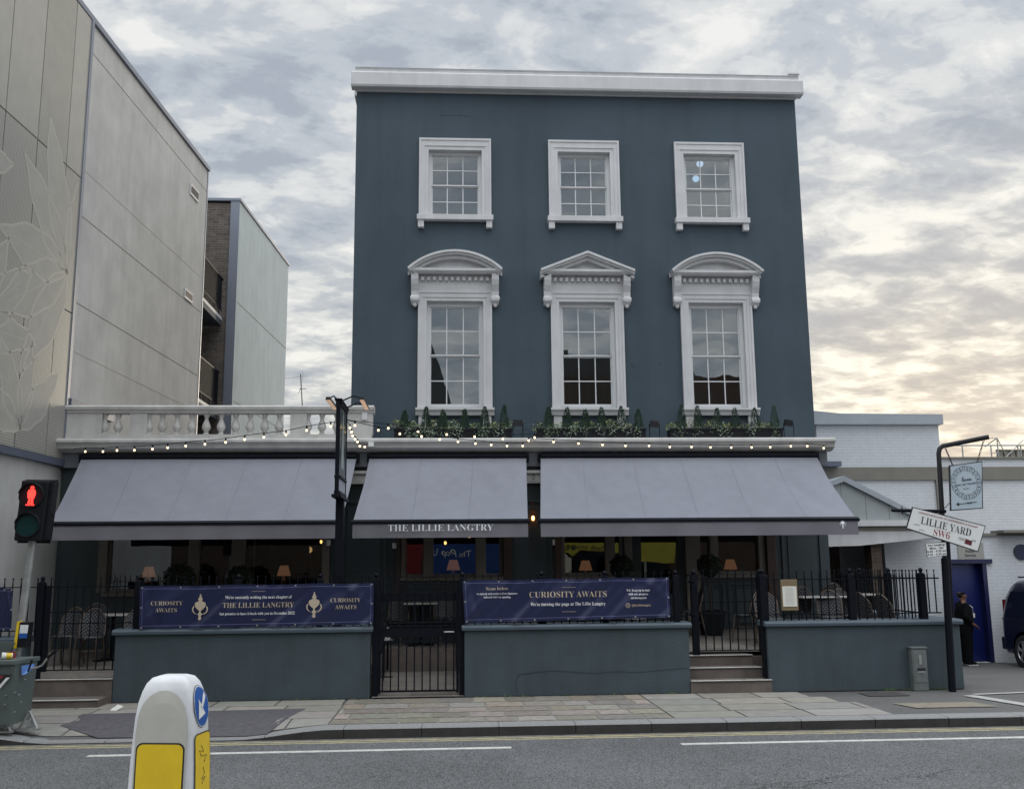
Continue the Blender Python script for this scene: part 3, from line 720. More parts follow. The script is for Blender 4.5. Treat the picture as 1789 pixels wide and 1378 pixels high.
# shopfront windows
def shopwin(x0, x1, z0, z1, mulls, sillz, label, door=False):
    w = MB()
    w.box(x0, x0 + .06, GY + .04, GY + .14, z0, z1); w.box(x1 - .06, x1, GY + .04, GY + .14, z0, z1)
    w.box(x0 + .06, x1 - .06, GY + .04, GY + .14, z1 - .06, z1); w.box(x0 + .06, x1 - .06, GY + .04, GY + .14, z0, z0 + .06)
    for a, b in mulls: w.box(a, b, GY - .03, GY + .16, z0 + .003, z1 - .003)
    o = w.build('bay_window', TAN, pub, bevel=.006); o['label'] = label
    MB().box(x0 + .03, x1 - .03, GY + .09, GY + .10, z0 + .03, z1 - .03).build('pane', GLASSD, o)
    MB().box(x0 - .05, x1 + .05, GY - .09, GY - .002, sillz - .05, sillz + .004).build('sill', TAN, o, bevel=.005)
X = lambda p: PY(p, 960, GY)[0]
shopwin(-6.22, -2.22, 1.48, 3.40, [(-6.36, -6.20), (X(330), X(348)), (X(405), X(427)), (X(563), X(576))], 1.47, 'long left ground floor window with two lit table lamps behind it')
shopwin(-.90, .93, 1.70, 3.40, [(X(700), X(708)), (X(740), X(757)), (X(831), X(849))], 1.69, 'middle ground floor window reflecting a blue shopfront')
shopwin(2.03, 3.17, 1.70, 3.40, [(X(979), X(986)), (X(1058), X(1074)), (X(1091), X(1104))], 1.69, 'ground floor window left of the door reflecting a yellow shop fascia')
shopwin(4.58, 5.80, 1.70, 3.40, [(X(1197), X(1221)), (X(1240), X(1254)), (X(1325), X(1336))], 1.69, 'ground floor window right of the door')
MB().box(X(1197), X(1221), GY - .04, GY + .02, .68, 1.68).build('door_post', TAN, pub, bevel=.01)
d = MB(); d.box(3.35, 3.52, GY + .06, GY + .12, .72, 3.38); d.box(4.20, 4.34, GY + .06, GY + .12, .72, 3.38); d.box(3.52, 4.20, GY + .06, GY + .12, .72, 1.35); d.box(3.52, 4.20, GY + .06, GY + .12, 3.1, 3.38); d.box(3.52, 4.20, GY + .06, GY + .12, 2.60, 2.72)
d = d.build('door', DARKWALL, pub); MB().box(3.50, 4.22, GY + .085, GY + .095, 1.30, 3.15).build('pane', GLASSD, d); MB().box(3.56, 3.60, GY + .0, GY + .06, 1.55, 1.95).build('handle', GALV, d)
for a, b in ((X(693), X(699)), (X(879), X(894)), (X(969), X(979)), (X(1337), X(1353))):
    m = MB().box(a, b, GY - .10, GY, .68, 3.42); m.box(a - .02, b + .02, GY - .12, GY, .68, .95); m.build('pilaster', BROWN, pub, bevel=.008)
for a, b in ((-1.86, -1.28), (1.25, 1.78)):
    m = MB().box(a, b, GY - .12, GY, 3.40, 3.58); m.box(a - .03, b + .03, GY - .16, GY, 3.58, 3.64); m.build('pilaster_capital', STONE, pub, bevel=.008)
def panelf(x0, x1, z0, z1, y=GY, name='wall_panel'):
    m = MB(); t = .045
    for (a, b, c_, d_) in ((x0, x1, z1 - t, z1), (x0, x1, z0, z0 + t), (x0, x0 + t, z0 + t, z1 - t), (x1 - t, x1, z0 + t, z1 - t)): m.box(a, b, y - .028, y, c_, d_)
    m.box(x0 + .12, x1 - .12, y - .016, y, z0 + .12, z1 - .12)
    m.build(name, DARKWALL2, pub, bevel=.005)
DARKWALL2 = mat('slate_joinery', (.042, .058, .066), .45, var=.08)
MB().box(X(1354), 7.07, GY - .03, GY - .001, .60, 3.42).build('end_pier', DARKWALL2, pub)
panelf(X(1364), X(1434), 1.15, 3.25, GY - .03); panelf(4.66, 5.05, .82, 1.55); panelf(5.12, 5.78, .82, 1.55); panelf(2.1, 3.1, .82, 1.55); panelf(-.85, .9, .82, 1.55); panelf(-2.05, -1.2, 1.1, 3.1); panelf(1.02, 1.85, 1.1, 3.1)
for px_, py_ in ((689, 953), (574, 948), (969, 947)):
    p = PY(px_, py_, GY - .03); MB().box(p[0] - .035, p[0] + .035, GY - .06, GY, p[2] - .05, p[2] + .05).build('outside_socket', WSIGN, pub)

# balustrade over the left half
bal = MB().px([(GY - .08, 4.22), (GY - .08, 4.33), (GY + .14, 4.33), (GY + .14, 4.22)], -7.1, -1.50).build('balustrade', STONE, pub)
m = MB().px([(GY - .08, 4.73), (GY - .08, 4.77), (GY - .12, 4.79), (GY - .13, 4.84), (GY - .09, 4.87), (GY + .17, 4.87), (GY + .17, 4.73)], -7.1, -1.46)
m.build('handrail', STONE, bal, bevel=.004)
XB = lambda p: PY(p, 740, GY - .05)[0]
for a, b in ((105, 178), (227, 257), (507, 536), (589, 651)): MB().box(XB(a), XB(b), GY - .06, GY + .12, 4.332, 4.728).build('pedestal', STONE, bal)
bprof = [(.055, 4.332), (.055, 4.36), (.035, 4.375), (.045, 4.40), (.078, 4.45), (.082, 4.49), (.06, 4.55), (.036, 4.61), (.034, 4.65), (.052, 4.68), (.055, 4.695), (.055, 4.728)]
for p in (204, 281.5, 307.5, 333.3, 359, 385, 410, 435.5, 461, 486.5, 561.7): MB().lathe([(r, z) for r, z in bprof], XB(p), GY + .03, 14).build('baluster', STONE, bal, smooth=True)
hprof = bprof
for p in (181, 258.5, 537.5, 587): MB().lathe([(r * .9, z) for r, z in hprof], XB(p), GY + .03, 14).build('baluster', STONE, bal, smooth=True)
p = PY(637, 728, GY - .07)
MB().box(p[0] - .05, p[0] + .05, GY - .10, GY - .06, p[2] - .06, p[2] + .07).build('camera_box', WHITE, bal)
p = PY(648, 776, GY - .42); jb = MB().box(p[0] - .05, p[0] + .05, GY - .43, GY - .37, p[2] - .04, p[2] + .04).build('junction_box', WSIGN, pub)

# ------------------------------------------------------------------ awnings
def awning(xa, xb, fa, fb, label, seams, textargs=None, emblem=None):
    yt, zt, yf, zf = 18.40, 3.88, 16.60, 2.62
    t = thing('awning', label, 'awning', ((xa + xb) / 2, GY, 3.7), 'grey canvas awnings')
    nx, ny = 110, 18
    def P(u, v, dz=0):
        x = (xa + (xb - xa) * u) * (1 - v) + (fa + (fb - fa) * u) * v
        sag = -.035 * math.sin(math.pi * v) + .020 * math.sin(u * 9 + v * 4 + xa) * math.sin(math.pi * v) + .010 * math.sin(u * 27 + xa * 3 - v * 9) * math.sin(math.pi * v) ** .6 - .035 * math.exp(-((u * (xb - xa) - .35 - v * 1.0) / .10) ** 2) * math.sin(math.pi * v) * (xa > 0) - .022 * math.exp(-(((1 - u) * (xb - xa) - .25 - (1 - v) * .8) / .12) ** 2) * math.sin(math.pi * v)
        e = .05 * math.exp(-((u) / .035) ** 2) + .05 * math.exp(-((1 - u) / .035) ** 2)
        return (x, yt + (yf - yt) * v, zt + (zf - zt) * v + sag - e * math.sin(math.pi * v) + dz)
    n = ny + 1; m = MB()
    vs = [P(i / nx, j / ny) for i in range(nx + 1) for j in range(n)]; k = len(vs)
    vs += [P(i / nx, j / ny, -.008) for i in range(nx + 1) for j in range(n)]
    fs = [(i * n + j, (i + 1) * n + j, (i + 1) * n + j + 1, i * n + j + 1) for i in range(nx) for j in range(ny)]
    fs += [tuple(k + q for q in f[::-1]) for f in fs]
    fs += [(j, j + 1, k + j + 1, k + j) for j in range(ny)] + [(nx * n + j, nx * n + j + 1, k + nx * n + j + 1, k + nx * n + j) for j in range(ny)]
    m.add(vs, fs); m.build('canopy', CANVAS, t, smooth=True)
    for u in seams:
        w = .009 / (xb - xa); m = MB()
        m.add([P(q, j / ny, .003) for j in range(n) for q in (u - w, u + w)], [(2 * j, 2 * j + 1, 2 * j + 3, 2 * j + 2) for j in range(ny)]); m.build('seam', CANSEAM, t, smooth=True)
    # valance
    m = MB(); vs = []
    N_ = 80
    def V(i, z): u = i / N_; return (fa + (fb - fa) * u, yf - .045 - .008 * math.sin(u * 40 + fa) * (2.60 - z) / .24, z)
    for i in range(N_ + 1): vs += [V(i, 2.59), V(i, 2.47), V(i, 2.355)]
    k = len(vs); vs += [(x, y + .006, z) for x, y, z in vs]
    fs = [(3 * i + q, 3 * i + 3 + q, 3 * i + 4 + q, 3 * i + 1 + q) for i in range(N_) for q in (0, 1)]
    fs += [tuple(k + q for q in f[::-1]) for f in fs] + [(3 * i + 2, 3 * i + 5, k + 3 * i + 5, k + 3 * i + 2) for i in range(N_)]
    val = m.add(vs, fs).build('valance', VALANCE, t, smooth=True)
    m = MB().px([(yf - .06, 2.585), (yf - .06, 2.625), (yf + .04, 2.66), (yf + .06, 2.60), (yf + .02, 2.57)], fa - .03, fb + .03); m.build('front_bar', BLACK, t)
    m = MB().box(xa - .05, xb + .05, GY - .20, GY - .1, 3.80, 3.95); m.tube((xa, GY - .2, 3.90), (xb, GY - .2, 3.90), .06, 10); m.build('roller_box', FASCIA if False else BLACK, t)
    for u in (.03, .97):
        x0 = xa + (xb - xa) * u; x1 = fa + (fb - fa) * u; xe = x0 + (.9 if u < .5 else -.9)
        MB().path([(x0, GY - .1, 3.62), (xe, 17.5, 3.12), (x1, yf + .03, 2.60)], .022, 6).build('folding_arm', BLACK, t)
    if textargs: text(textargs[0], textargs[1], LETTER, val, textargs[2], 'b', textargs[3], off=-.012)
    if emblem: knocker(emblem, .17, LETTER, val, yf - .058)
    return t
KN = [(0, 1), (.03, .97), (.018, .93), (.05, .90), (.04, .86), (.08, .83), (.085, .78), (.045, .74), (.10, .71), (.19, .67), (.215, .60), (.18, .50), (.11, .42), (.04, .37), (.03, .30), (.08, .26), (.085, .22), (.04, .17), (.05, .12), (.07, .06), (.03, .02), (0, 0)]
def knocker(c, h, mt, parent, y):
    m = MB(); x0, z0 = c[0], c[2] - h / 2
    pts = [(x0 + w * h, y, z0 + z * h) for w, z in KN] + [(x0 - w * h, y, z0 + z * h) for w, z in KN[::-1][1:-1]]
    n = len(KN)
    vs = []; 
    for w, z in KN: vs += [(x0 - w * h, y, z0 + z * h), (x0 + w * h, y, z0 + z * h)]
    m.add(vs, [(2 * i, 2 * i + 1, 2 * i + 3, 2 * i + 2) for i in range(n - 1)])
    for s in (-1, 1):
        arc = [(x0 + s * (.03 + .25 * math.sin(a)) * h, y - .001, z0 + (.42 + .20 * math.cos(a)) * h) for a in lin(.9, math.pi, 12)]
        q = .024 * h; vs = []
        for (x, yy, z) in arc: vs += [(x - q, yy, z), (x + q, yy, z - q * .3)]
        m.add(vs, [(2 * i, 2 * i + 1, 2 * i + 3, 2 * i + 2) for i in range(len(arc) - 1)])
    return m.build('emblem', mt, parent)
awning(-6.70, -1.76, -6.50, -1.84, 'widest plain grey awning at the left beside the concrete building', [.2, .4, .6, .8])
a2 = awning(-1.52, 1.37, -1.63, 1.25, 'narrowest grey awning with white serif pub name on its valance', [.33, .66], ("THE LILLIE LANGTRY", .155, PY(770, 922, 16.53), PY(862, 922, 16.53)[0] - PY(678, 922, 16.53)[0]))
awning(1.64, 6.88, 1.46, 6.83, 'long grey awning at the right with small white emblem near its end', [.15, .33, .5, .67, .84], emblem=PY(1474, 914, 16.5))

# ------------------------------------------------------------------ plants on the ledge
def leafblob(m, c, r, n, size, mi, squash=1.0, hole=0):
    for _ in range(n):
        d = Vector((U(-1, 1), U(-1, 1), U(-1, 1)))
        while d.length > 1 or d.length < hole: d = Vector((U(-1, 1), U(-1, 1), U(-1, 1)))
        p = Vector((c[0] + d.x * r[0], c[1] + d.y * r[1], c[2] + d.z * r[2]))
        a = Vector((U(-1, 1), U(-1, 1), U(-1, 1))).normalized(); b = a.orthogonal().normalized() * U(.35, .6)
        s = size * U(.6, 1.3)
        m.add([p - a * s * .5, p + b * s * .5, p + a * s * .5, p - b * s * .5], [(0, 1, 2, 3)], mi if not isinstance(mi, (list, tuple)) else random.choice(mi))
for k, (a, b) in enumerate(((-1.09, 1.12), (1.60, 3.67), (4.14, 6.32))):
    t = thing('window_box', ('planted trough below the left arched window', 'planted trough below the triangular pediment window', 'planted trough below the right arched window')[k] + ', small conifers and trailing leaves', 'planter', ((a + b) / 2, 18.72, 4.22), 'planted troughs along the ledge')
    m = MB().box(a, b, 18.60, 18.88, 4.222, 4.44); m.box(a - .015, b + .015, 18.585, 18.60, 4.40, 4.45); m.build('trough', BLACKP, t, bevel=.006)
    m = MB(); x = a + .05
    while x < b - .03:
        leafblob(m, (x, U(18.64, 18.80), U(4.45, 4.54)), (.15, .11, .11), 80, .048, [0, 0, 1, 1, 2, 3] if rnd() < .4 else [0, 0, 0, 1, 1, 2])
        x += U(.10, .16)
    m.build('foliage', [LEAFA, LEAFB, LEAFC, LEAFR], t)
    m = MB(); x = a + .1
    while x < b - .05:
        if rnd() < .8: leafblob(m, (x, U(18.52, 18.60), U(4.33, 4.46)), (.11, .07, .13), 46, .036, [0, 1, 1])
        x += U(.11, .2)
    m.build('trailing_foliage', [LEAFA, LEAFC], t)
    nc = 6
    for i in range(nc):
        x = a + (b - a) * (i + .55) / nc + U(-.05, .05); h = U(.30, .42); m = MB()
        m.tube((x, 18.60, 4.4), (x, 18.60, 4.5 + h * .7), .008, 5)
        for _ in range(420):
            f = rnd() ** 1.3; rr = .088 * (1 - f) ** .6 * U(.5, 1.1) + .006; an = U(0, 6.283)
            p = Vector((x + rr * math.cos(an), 18.60 + rr * math.sin(an), 4.47 + f * h)); d = Vector((math.cos(an) * .5, math.sin(an) * .5, 1)).normalized() * U(.03, .055)
            q = d.orthogonal().normalized() * .009
            m.add([p - q, p + q, p + d], [(0, 1, 2)])
        m.build('conifer', CONIF, t)
# floodlights
for k, (px_, py_, tilt) in enumerate(((905, 738, 0), (1144, 740, .35), (1379, 738, .45))):
    p = PY(px_, py_, 18.55); t = thing('floodlight', ('black floodlight between the left and middle troughs', 'black floodlight between the middle and right troughs', 'tilted black floodlight right of the last trough')[k], 'floodlight', (p[0], 18.6, 4.22), 'floodlights on the ledge')
    m = MB().box(-.085, .085, -.03, .03, -.065, .065); m.box(-.09, .09, -.045, -.03, -.07, -.05)
    for q in lin(-.07, .07, 5): m.box(q - .004, q + .004, -.05, -.03, -.05, .05)
    m.xf(lambda v: (v[0] * math.cos(tilt) + v[2] * math.sin(tilt) * .6 + p[0], 18.6 + v[1] + v[2] * .35, p[2] + v[2] - v[0] * math.sin(tilt) * .3)); m.build('lamp_head', BLACKP, t)
    m = MB().path([(p[0] - .095, 18.6, p[2]), (p[0] - .095, 18.6, 4.26), (p[0], 18.6, 4.225), (p[0] + .095, 18.6, 4.26), (p[0] + .095, 18.6, p[2])], .008, 5); m.build('bracket', BLACK, t)
    if k == 0:
        m = MB().path([(p[0] + .14 + .09 * math.cos(a), 18.58, 4.33 + .10 * math.sin(a)) for a in lin(0, 6.0, 16)], .004, 4); m.build('cable', BLACK, t)

# ------------------------------------------------------------------ festoon lights
def festoon(pts, depths, ends, label, drop=.045):
    """pts: bulb pixels measured on the picture, depths: where each bulb hangs in the yard"""
    P3 = [Vector(PY(x, y, d)) for (x, y), d in zip(pts, depths)]
    t = thing('festoon_lights', label, 'string lights', tuple(P3[0]), 'strings of lit festoon bulbs')
    top = [Vector(ends[0])] + [p + Vector((0, 0, drop + .02)) for p in P3] + [Vector(ends[1])]
    MB().path(top, .006, 5).build('cable', BLACK, t)
    for p in P3:
        s = MB().tube(p + Vector((0, 0, .02)), p + Vector((0, 0, drop + .03)), .013, 7).build('socket', BLACKP, t)
        MB().ball(p, .018, 8, sz=1.1).build('bulb', BULB, t, smooth=True)
def interp(a, b, n): return [a + (b - a) * i / (n - 1) for i in range(n)]
z2 = lambda L_: [(x / 2.98 + 60, y / 2.98 + 640) for x, y in L_]
z3 = lambda L_: [(x / 4.31 + 560, y / 4.31 + 680) for x, y in L_]
z6 = lambda L_: [(x / 6.27 + 560, y / 6.27 + 680) for x, y in L_]
z4 = lambda L_: [(x / 2.98 + 900, y / 2.98 + 740) for x, y in L_]
s1 = z2([(265, 443), (357, 443), (430, 437), (521, 436), (615, 430), (694, 423), (788, 414), (888, 405), (996, 395), (1095, 380), (1195, 368), (1310, 355), (1418, 333), (1543, 312)])
festoon(s1, interp(18.0, 15.5, len(s1)), (PY(128, 784, 18.2), PY(597, 738, 15.35)), 'long festoon string rising from the left cornice end to the sign post')
s2 = z6([(322, 420), (340, 468), (353, 508), (378, 545), (405, 575), (430, 622), (484, 630)])
festoon(s2, interp(15.7, 18.0, len(s2)), (PY(606, 735, 15.35), PY(645, 776, 18.2)), 'short steep festoon string from the sign post to the white junction box', .02)
s3 = z3([(259, 272), (510, 293), (734, 320), (950, 340), (1160, 357), (1373, 372), (1612, 363)])
festoon(s3, interp(15.7, 18.1, len(s3)), (PY(607, 733, 15.35), PY(936, 763, 18.2)), 'upper festoon string crossing in front of the left planted trough', .05)
s4 = z3([(435, 308), (597, 335), (761, 355), (898, 377), (1035, 394), (1166, 408), (1285, 418), (1404, 426), (1522, 426)])
festoon(s4, interp(16.0, 18.1, len(s4)), (PY(607, 734, 15.35), PY(933, 766, 18.2)), 'lower festoon string sagging along the cornice left of centre', .035)
s5 = z4([(70, 88), (200, 95), (330, 103), (455, 110), (574, 115), (697, 115), (805, 121), (918, 121), (1017, 123), (1125, 124), (1231, 123), (1328, 122), (1435, 117), (1521, 117), (1606, 127)])
festoon(s5, [18.15] * len(s5), (PY(936, 765, 18.2), PY(1447, 776, 18.15)), 'festoon string along the right half of the cornice', .03)

# ------------------------------------------------------------------ left buildings
lb = thing('flats_building', 'tall building with beige render and perforated leaf patterned cladding at the far left', 'building', (-8.5, 22, 0))
def LB(y0, y1, z0, z1, out0, out1, mb=None):
    mb = mb or MB(); c = []
    for y in (y0, y1):
        for o in (out0, out1): c.append((LX(y) + o * LN[0], y + o * LN[1]))
    (a, b, c2, d) = c
    return mb.add([(a[0], a[1], z0), (b[0], b[1], z0), (d[0], d[1], z0), (c2[0], c2[1], z0), (a[0], a[1], z1), (b[0], b[1], z1), (d[0], d[1], z1), (c2[0], c2[1], z1)],
                  [(0, 1, 2, 3), (7, 6, 5, 4), (0, 4, 5, 1), (1, 5, 6, 2), (2, 6, 7, 3), (3, 7, 4, 0)])
LB(9, 26.1, -.2, 12.55, -9, 0).build('rendered_wall', RENDER, lb)
LB(9.0, 26.13, 12.55, 12.66, -9.05, .06).build('roof_edge', METALB, lb)
LB(26.08, 26.14, 0, 12.54, -.1, .015).build('corner_trim', METALB, lb)
def jz(px, py): return PL(px, py)[2]
for z, mt in ((jz(160, 91), JOINT), (jz(145, 295), JOINTL), (jz(137, 373), JOINT), (jz(124, 523), JOINT), (jz(116, 607), JOINTL)):
    LB(18.62, 26.06, z - .009, z + .009, 0, .004).build('render_joint', mt, lb)
for (a, b, c3) in (((332, 320), (332, 340), (346, 335)), ((322, 503), (322, 521), (335, 520))):
    p, q, q3 = PL(*a), PL(*b), PL(*c3); y0, y1 = p[1] + .12, q3[1] - .12; z1, z0 = p[2], q[2]
    v = LB(y0 - .12, y1 + .12, z0, z1, 0, .03).build('vent', WHITE, lb); m = MB()
    for i in range(5): LB(y0 - .08, y1 + .08, z0 + .07 + i * (z1 - z0 - .12) / 5, z0 + .10 + i * (z1 - z0 - .12) / 5, .03, .036, m)
    m.build('louvre', SIGNBLK, v)
ys = [9.0, 10.4, 11.75, 13.1, 14.4, PL(5, 193)[1], PL(61, 244)[1], PL(111, 290)[1], 18.52]
zs = [3.87, 6.60, 9.26, 12.54]
for i in range(len(ys) - 1):
    for j in range(3):
        mt = PERF if j < 2 else (CLAD if i % 3 else CLAD2)
        LB(ys[i] + .012, ys[i + 1] - .012, zs[j] + .012, zs[j + 1] - .012, .01, .05).build('cladding_panel', mt, lb)
LB(18.50, 18.60, 3.86, 12.55, 0, .07).build('cladding_edge', METALB, lb); LB(9, 18.55, 3.74, 3.86, 0, .10).build('cladding_flashing', LEADB, lb)
m = MB()
def ribbon(pts, w, o=.052):
    vs = []
    for i, (y, z) in enumerate(pts):
        a = pts[max(i - 1, 0)]; b = pts[min(i + 1, len(pts) - 1)]; d = Vector((b[0] - a[0], b[1] - a[1])); d.normalize() if d.length else None
        n = Vector((-d.y, d.x)) * w / 2
        for s in (1, -1):
            yy, zz = y + n.x * s, z + n.y * s; yy = min(yy, 18.49); zz = max(zz, 3.9); vs.append((LX(yy) + o * LN[0], yy + o * LN[1], zz))
    m.add(vs, [(2 * i, 2 * i + 1, 2 * i + 3, 2 * i + 2) for i in range(len(pts) - 1)])
fillm = MB(); LK = 0
for (cy, cz, a0, a1, n, ln) in ((18.2, 7.3, 80, 240, 6, 2.6), (15.2, 5.6, 0, 130, 5, 2.3), (16.9, 4.2, 40, 160, 4, 1.9), (14.3, 8.0, 20, 190, 6, 2.2), (12.2, 6.0, 0, 330, 8, 2.1)):
    for k in range(n):
        a = RAD(a0 + (a1 - a0) * k / (n - 1) + U(-5, 5)); L_ = ln * U(.75, 1.1); w = L_ * U(.13, .18)
        d = Vector((math.cos(a), math.sin(a))); q = Vector((-d.y, d.x)); S = 12
        LK += 1; o_f = .0508 + (LK % 12) * .00008; row = []
        for i in range(S + 1):
            t = i / S; c_ = Vector((cy, cz)) + d * L_ * t; hw_ = w * math.sin(math.pi * t ** .8)
            A_, B_ = c_ + q * hw_, c_ - q * hw_
            if max(A_.x, B_.x) < 18.45 and min(A_.y, B_.y) > 3.95 and max(A_.y, B_.y) < 10.2: row.append((A_, B_))
            else: 
                if len(row) > 1: break
                row = []
        if len(row) > 2: fillm.add([(LX(p_.x) + o_f * LN[0], p_.x + o_f * LN[1], p_.y) for pr in row for p_ in pr], [(2 * i, 2 * i + 1, 2 * i + 3, 2 * i + 2) for i in range(len(row) - 1)])
        for s in (1, -1):
            pts = []
            for i in range(S + 1):
                t = i / S; wob = .03 * math.sin(t * 17 + k); p = Vector((cy, cz)) + d * L_ * t + q * s * (w * math.sin(math.pi * t ** .8) + wob * (t > .1) * (t < .95)); pts.append((p.x, p.y))
            pts = [p for p in pts if p[0] < 18.45 and p[1] > 3.95 and p[1] < 10.2]
            if len(pts) > 2: ribbon(pts, .042)
        pts = [(cy + d.x * L_ * t, cz + d.y * L_ * t) for t in lin(.05, .8, 5)]; pts = [p for p in pts if p[0] < 18.45 and 3.95 < p[1] < 10.2]
        if len(pts) > 2: ribbon(pts, .014)
m.build('leaf_outline', LEAFLINE, lb); fillm.build('leaf_pattern', CLAD, lb)
p = PL(150, 712)
LB(18.62, 20.6, 4.86, 5.02, 0, .10).build('lead_flashing', LEADB, lb)

sb = thing('stair_block', 'narrow building with pale side wall and brown brick end beyond the first flats', 'building', (-8, 31, 0))
MB().prism([(-12, 28.5, 0), (-6.52, 28.5, 0), (-6.52, 34.85, 0), (-12, 34.85, 0)], (0, 0, 12.55)).build('brick_wall', BRICKG, sb)
MB().prism([(-6.52, 28.46, 0), (-6.28, 28.46, 0), (-5.88, 34.85, 0), (-6.5, 34.85, 0)], (0, 0, 12.6)).build('pale_side_wall', RENDER2, sb)
MB().prism([(-6.53, 28.44, 0), (-6.27, 28.44, 0), (-6.272, 28.459, 0), (-6.53, 28.459, 0)], (0, 0, 12.58)).build('corner_strip', METALB, sb)
MB().prism([(-12, 28.42, 12.6), (-6.24, 28.42, 12.6), (-5.84, 34.9, 12.6), (-12, 34.9, 12.6)], (0, 0, .08)).build('roof_edge', METALB, sb)
for z in (9.55, 6.63):
    MB().prism([(-6.275, 28.6, z), (-5.885, 34.8, z), (-5.878, 34.8, z), (-6.268, 28.6, z)], (0, 0, .025)).build('render_joint', JOINT, sb)
def PX_(px, py, x):
    d = ray(px, py); t = x / d[0]; p = CP + t * d; return (float(p[0]), float(p[1]), float(p[2]))
for k, (top, bot, slab) in enumerate((((375, 470), (373, 527), (368, 548)), ((366, 636), (363, 694), (360, 712)))):
    xr = -6.66; zt = PX_(*top, xr)[2]; zb = PX_(*bot, xr)[2]; zs_ = zb - .28
    b = MB().box(-8.6, xr, 26.14, 28.44, zs_ - .16, zs_).build('balcony_slab', mat('dark_soffit', (.05, .06, .075), .7), sb)
    m = MB().box(xr - .03, xr + .01, 26.14, 28.44, zt - .03, zt + .02); m.box(xr - .02, xr, 26.14, 28.44, zb, zb + .025)
    y = 26.2
    while y < 28.4: m.box(xr - .02, xr - .002, y, y + .026, zb - (.22 if int(y * 10) % 5 == 0 else 0), zt); y += .105
    m.build('balcony_railing', BLACK, sb)
    MB().box(xr - .10, xr + .005, 26.14, 28.44, zs_, zs_ + .09).build('balcony_kerb', WHITE, sb)
# tv aerial
p = PY(534, 700, 24.2); t = thing('tv_aerial', 'thin leaning TV aerial on the low roof left of the pub', 'aerial', (p[0] + .02, 24.2, 4.2))
q = PY(525, 653, 24.2); MB().tube((p[0] + .05, 24.2, 4.2), q, .014, 6).build('mast', GALV, t)
a = PY(497, 661, 24.2); m = MB().tube(a, PY(531, 657, 24.2), .006, 5)
for i in range(8):
    c = Vector(a) + (Vector(PY(531, 657, 24.2)) - Vector(a)) * i / 7; m.tube(c - Vector((0, .12, .03)), c + Vector((0, .12, .03)), .003, 4)
c = Vector(PY(529, 657, 24.2)); m.tube(c - Vector((0, 0, .12)), c + Vector((0, 0, .12)), .005, 4)
m.build('antenna', GALV, t)
c = Vector(PY(530, 679, 24.2)); m = MB().tube(c + Vector((-.09, 0, 0)), c + Vector((.07, 0, 0)), .012, 5); m.tube(c + Vector((-.06, 0, .02)), c + Vector((-.12, 0, -.12)), .006, 5); m.build('bracket', GALV, t)

# ------------------------------------------------------------------ right hand white buildings
wb = thing('white_building', 'large white painted brick building with grey brown band right of the pub', 'building', (13, 24, 0))
WYd = 24.0
MB().box(7.6, 12.12, WYd, 34, 4.22, 5.36).build('upper_block', BRICKW, wb)
MB().box(7.6, 22, WYd, 34, -.4, 3.90).build('brick_wall', BRICKW, wb)
MB().box(7.6, 22, WYd - .06, 34, 3.90, 4.22).build('band', BANDG, wb)
MB().box(12.12, 22, WYd, 34, 4.22, 4.42).build('low_parapet', BRICKW, wb)
MB().box(12.12, 22, WYd - .05, 34.05, 4.42, 4.47).build('parapet_coping', BANDG, wb)
m = MB().prism([(7.5, WYd - .12, 5.28), (12.2, WYd - .12, 5.28), (12.2, WYd - .12, 5.53), (9.6, WYd - .12, 5.55), (8.9, WYd - .12, 5.62), (7.5, WYd - .12, 5.50)], (0, 10, 0)); m.build('roof_sheet', PALEROOF, wb)
MB().box(8.5, 8.56, WYd - .15, WYd - .12, 5.28, 5.58).build('roof_joint', WHITE, wb)
MB().box(11.92, 12.06, WYd - .06, WYd, 2.4, 3.9).build('grey_pier', BANDG, wb)
MB().box(7.6, 9.45, WYd - .35, WYd, 4.22, 4.34).build('lead_gutter', LEADB, wb)
m = MB().tube((8.98, WYd - .03, 4.34), (8.98, WYd - .03, 5.26), .012, 5); m.build('cable', BANDG, wb)
t = thing('roof_railing', 'pale metal roof edge railing on the white building against the sky', 'railing', (14, 26, 4.4))
Yr = 26; a = PY(1640, 778, Yr); m = MB(); zt = a[2]; zb = 4.42
m.tube((11.9, Yr, zt), (20, Yr, zt), .02, 6); m.tube((11.9, Yr, zb + .12), (20, Yr, zb + .12), .02, 6)
for px_ in (1641, 1681, 1731, 1778, 1783): x = PY(px_, 780, Yr)[0]; m.tube((x, Yr, 4.4), (x, Yr, zt), .018, 6)
m.build('rails', GALV, t)
m = MB(); x0, x1 = PY(1731, 780, Yr)[0], PY(1743, 780, Yr)[0]; zz = PY(1743, 765, Yr)[2]
m.tube((x1, Yr, 4.4), (x1, Yr, zz), .018, 6); m.tube((x0, Yr + .3, zt), (x1, Yr, zz), .014, 6); m.tube((x1, Yr, zz), (PY(1757, 790, Yr)[0], Yr, 4.75), .014, 6)
for i in range(4): m.tube((x0, Yr, 4.6 + i * .2), (x1, Yr, 4.6 + i * .2), .012, 5)
m.tube((x1, Yr, 4.5), (PY(1789, 782, Yr)[0], Yr, 5.15), .014, 6)
m.build('access_ladder', GALV, t)
t = thing('chimney_stack', 'row of small clay chimney pots beyond the white parapet', 'chimney', (17.5, 29, 4))
Yc = 29; xa = PY(1742, 797, Yc)[0]; MB().box(xa - .1, xa + 3, Yc - .2, Yc + .2, 3.5, PY(1760, 799, Yc)[2]).build('stack', BRICKO, t)
zc_ = PY(1760, 799, Yc)[2]
for i in range(9): MB().lathe([(.11, zc_), (.09, zc_ + .05), (.085, zc_ + .18), (.11, zc_ + .2), (.1, zc_ + .24)], xa + .08 + i * .19, Yc, 8).build('chimney_pot', TAN, t)

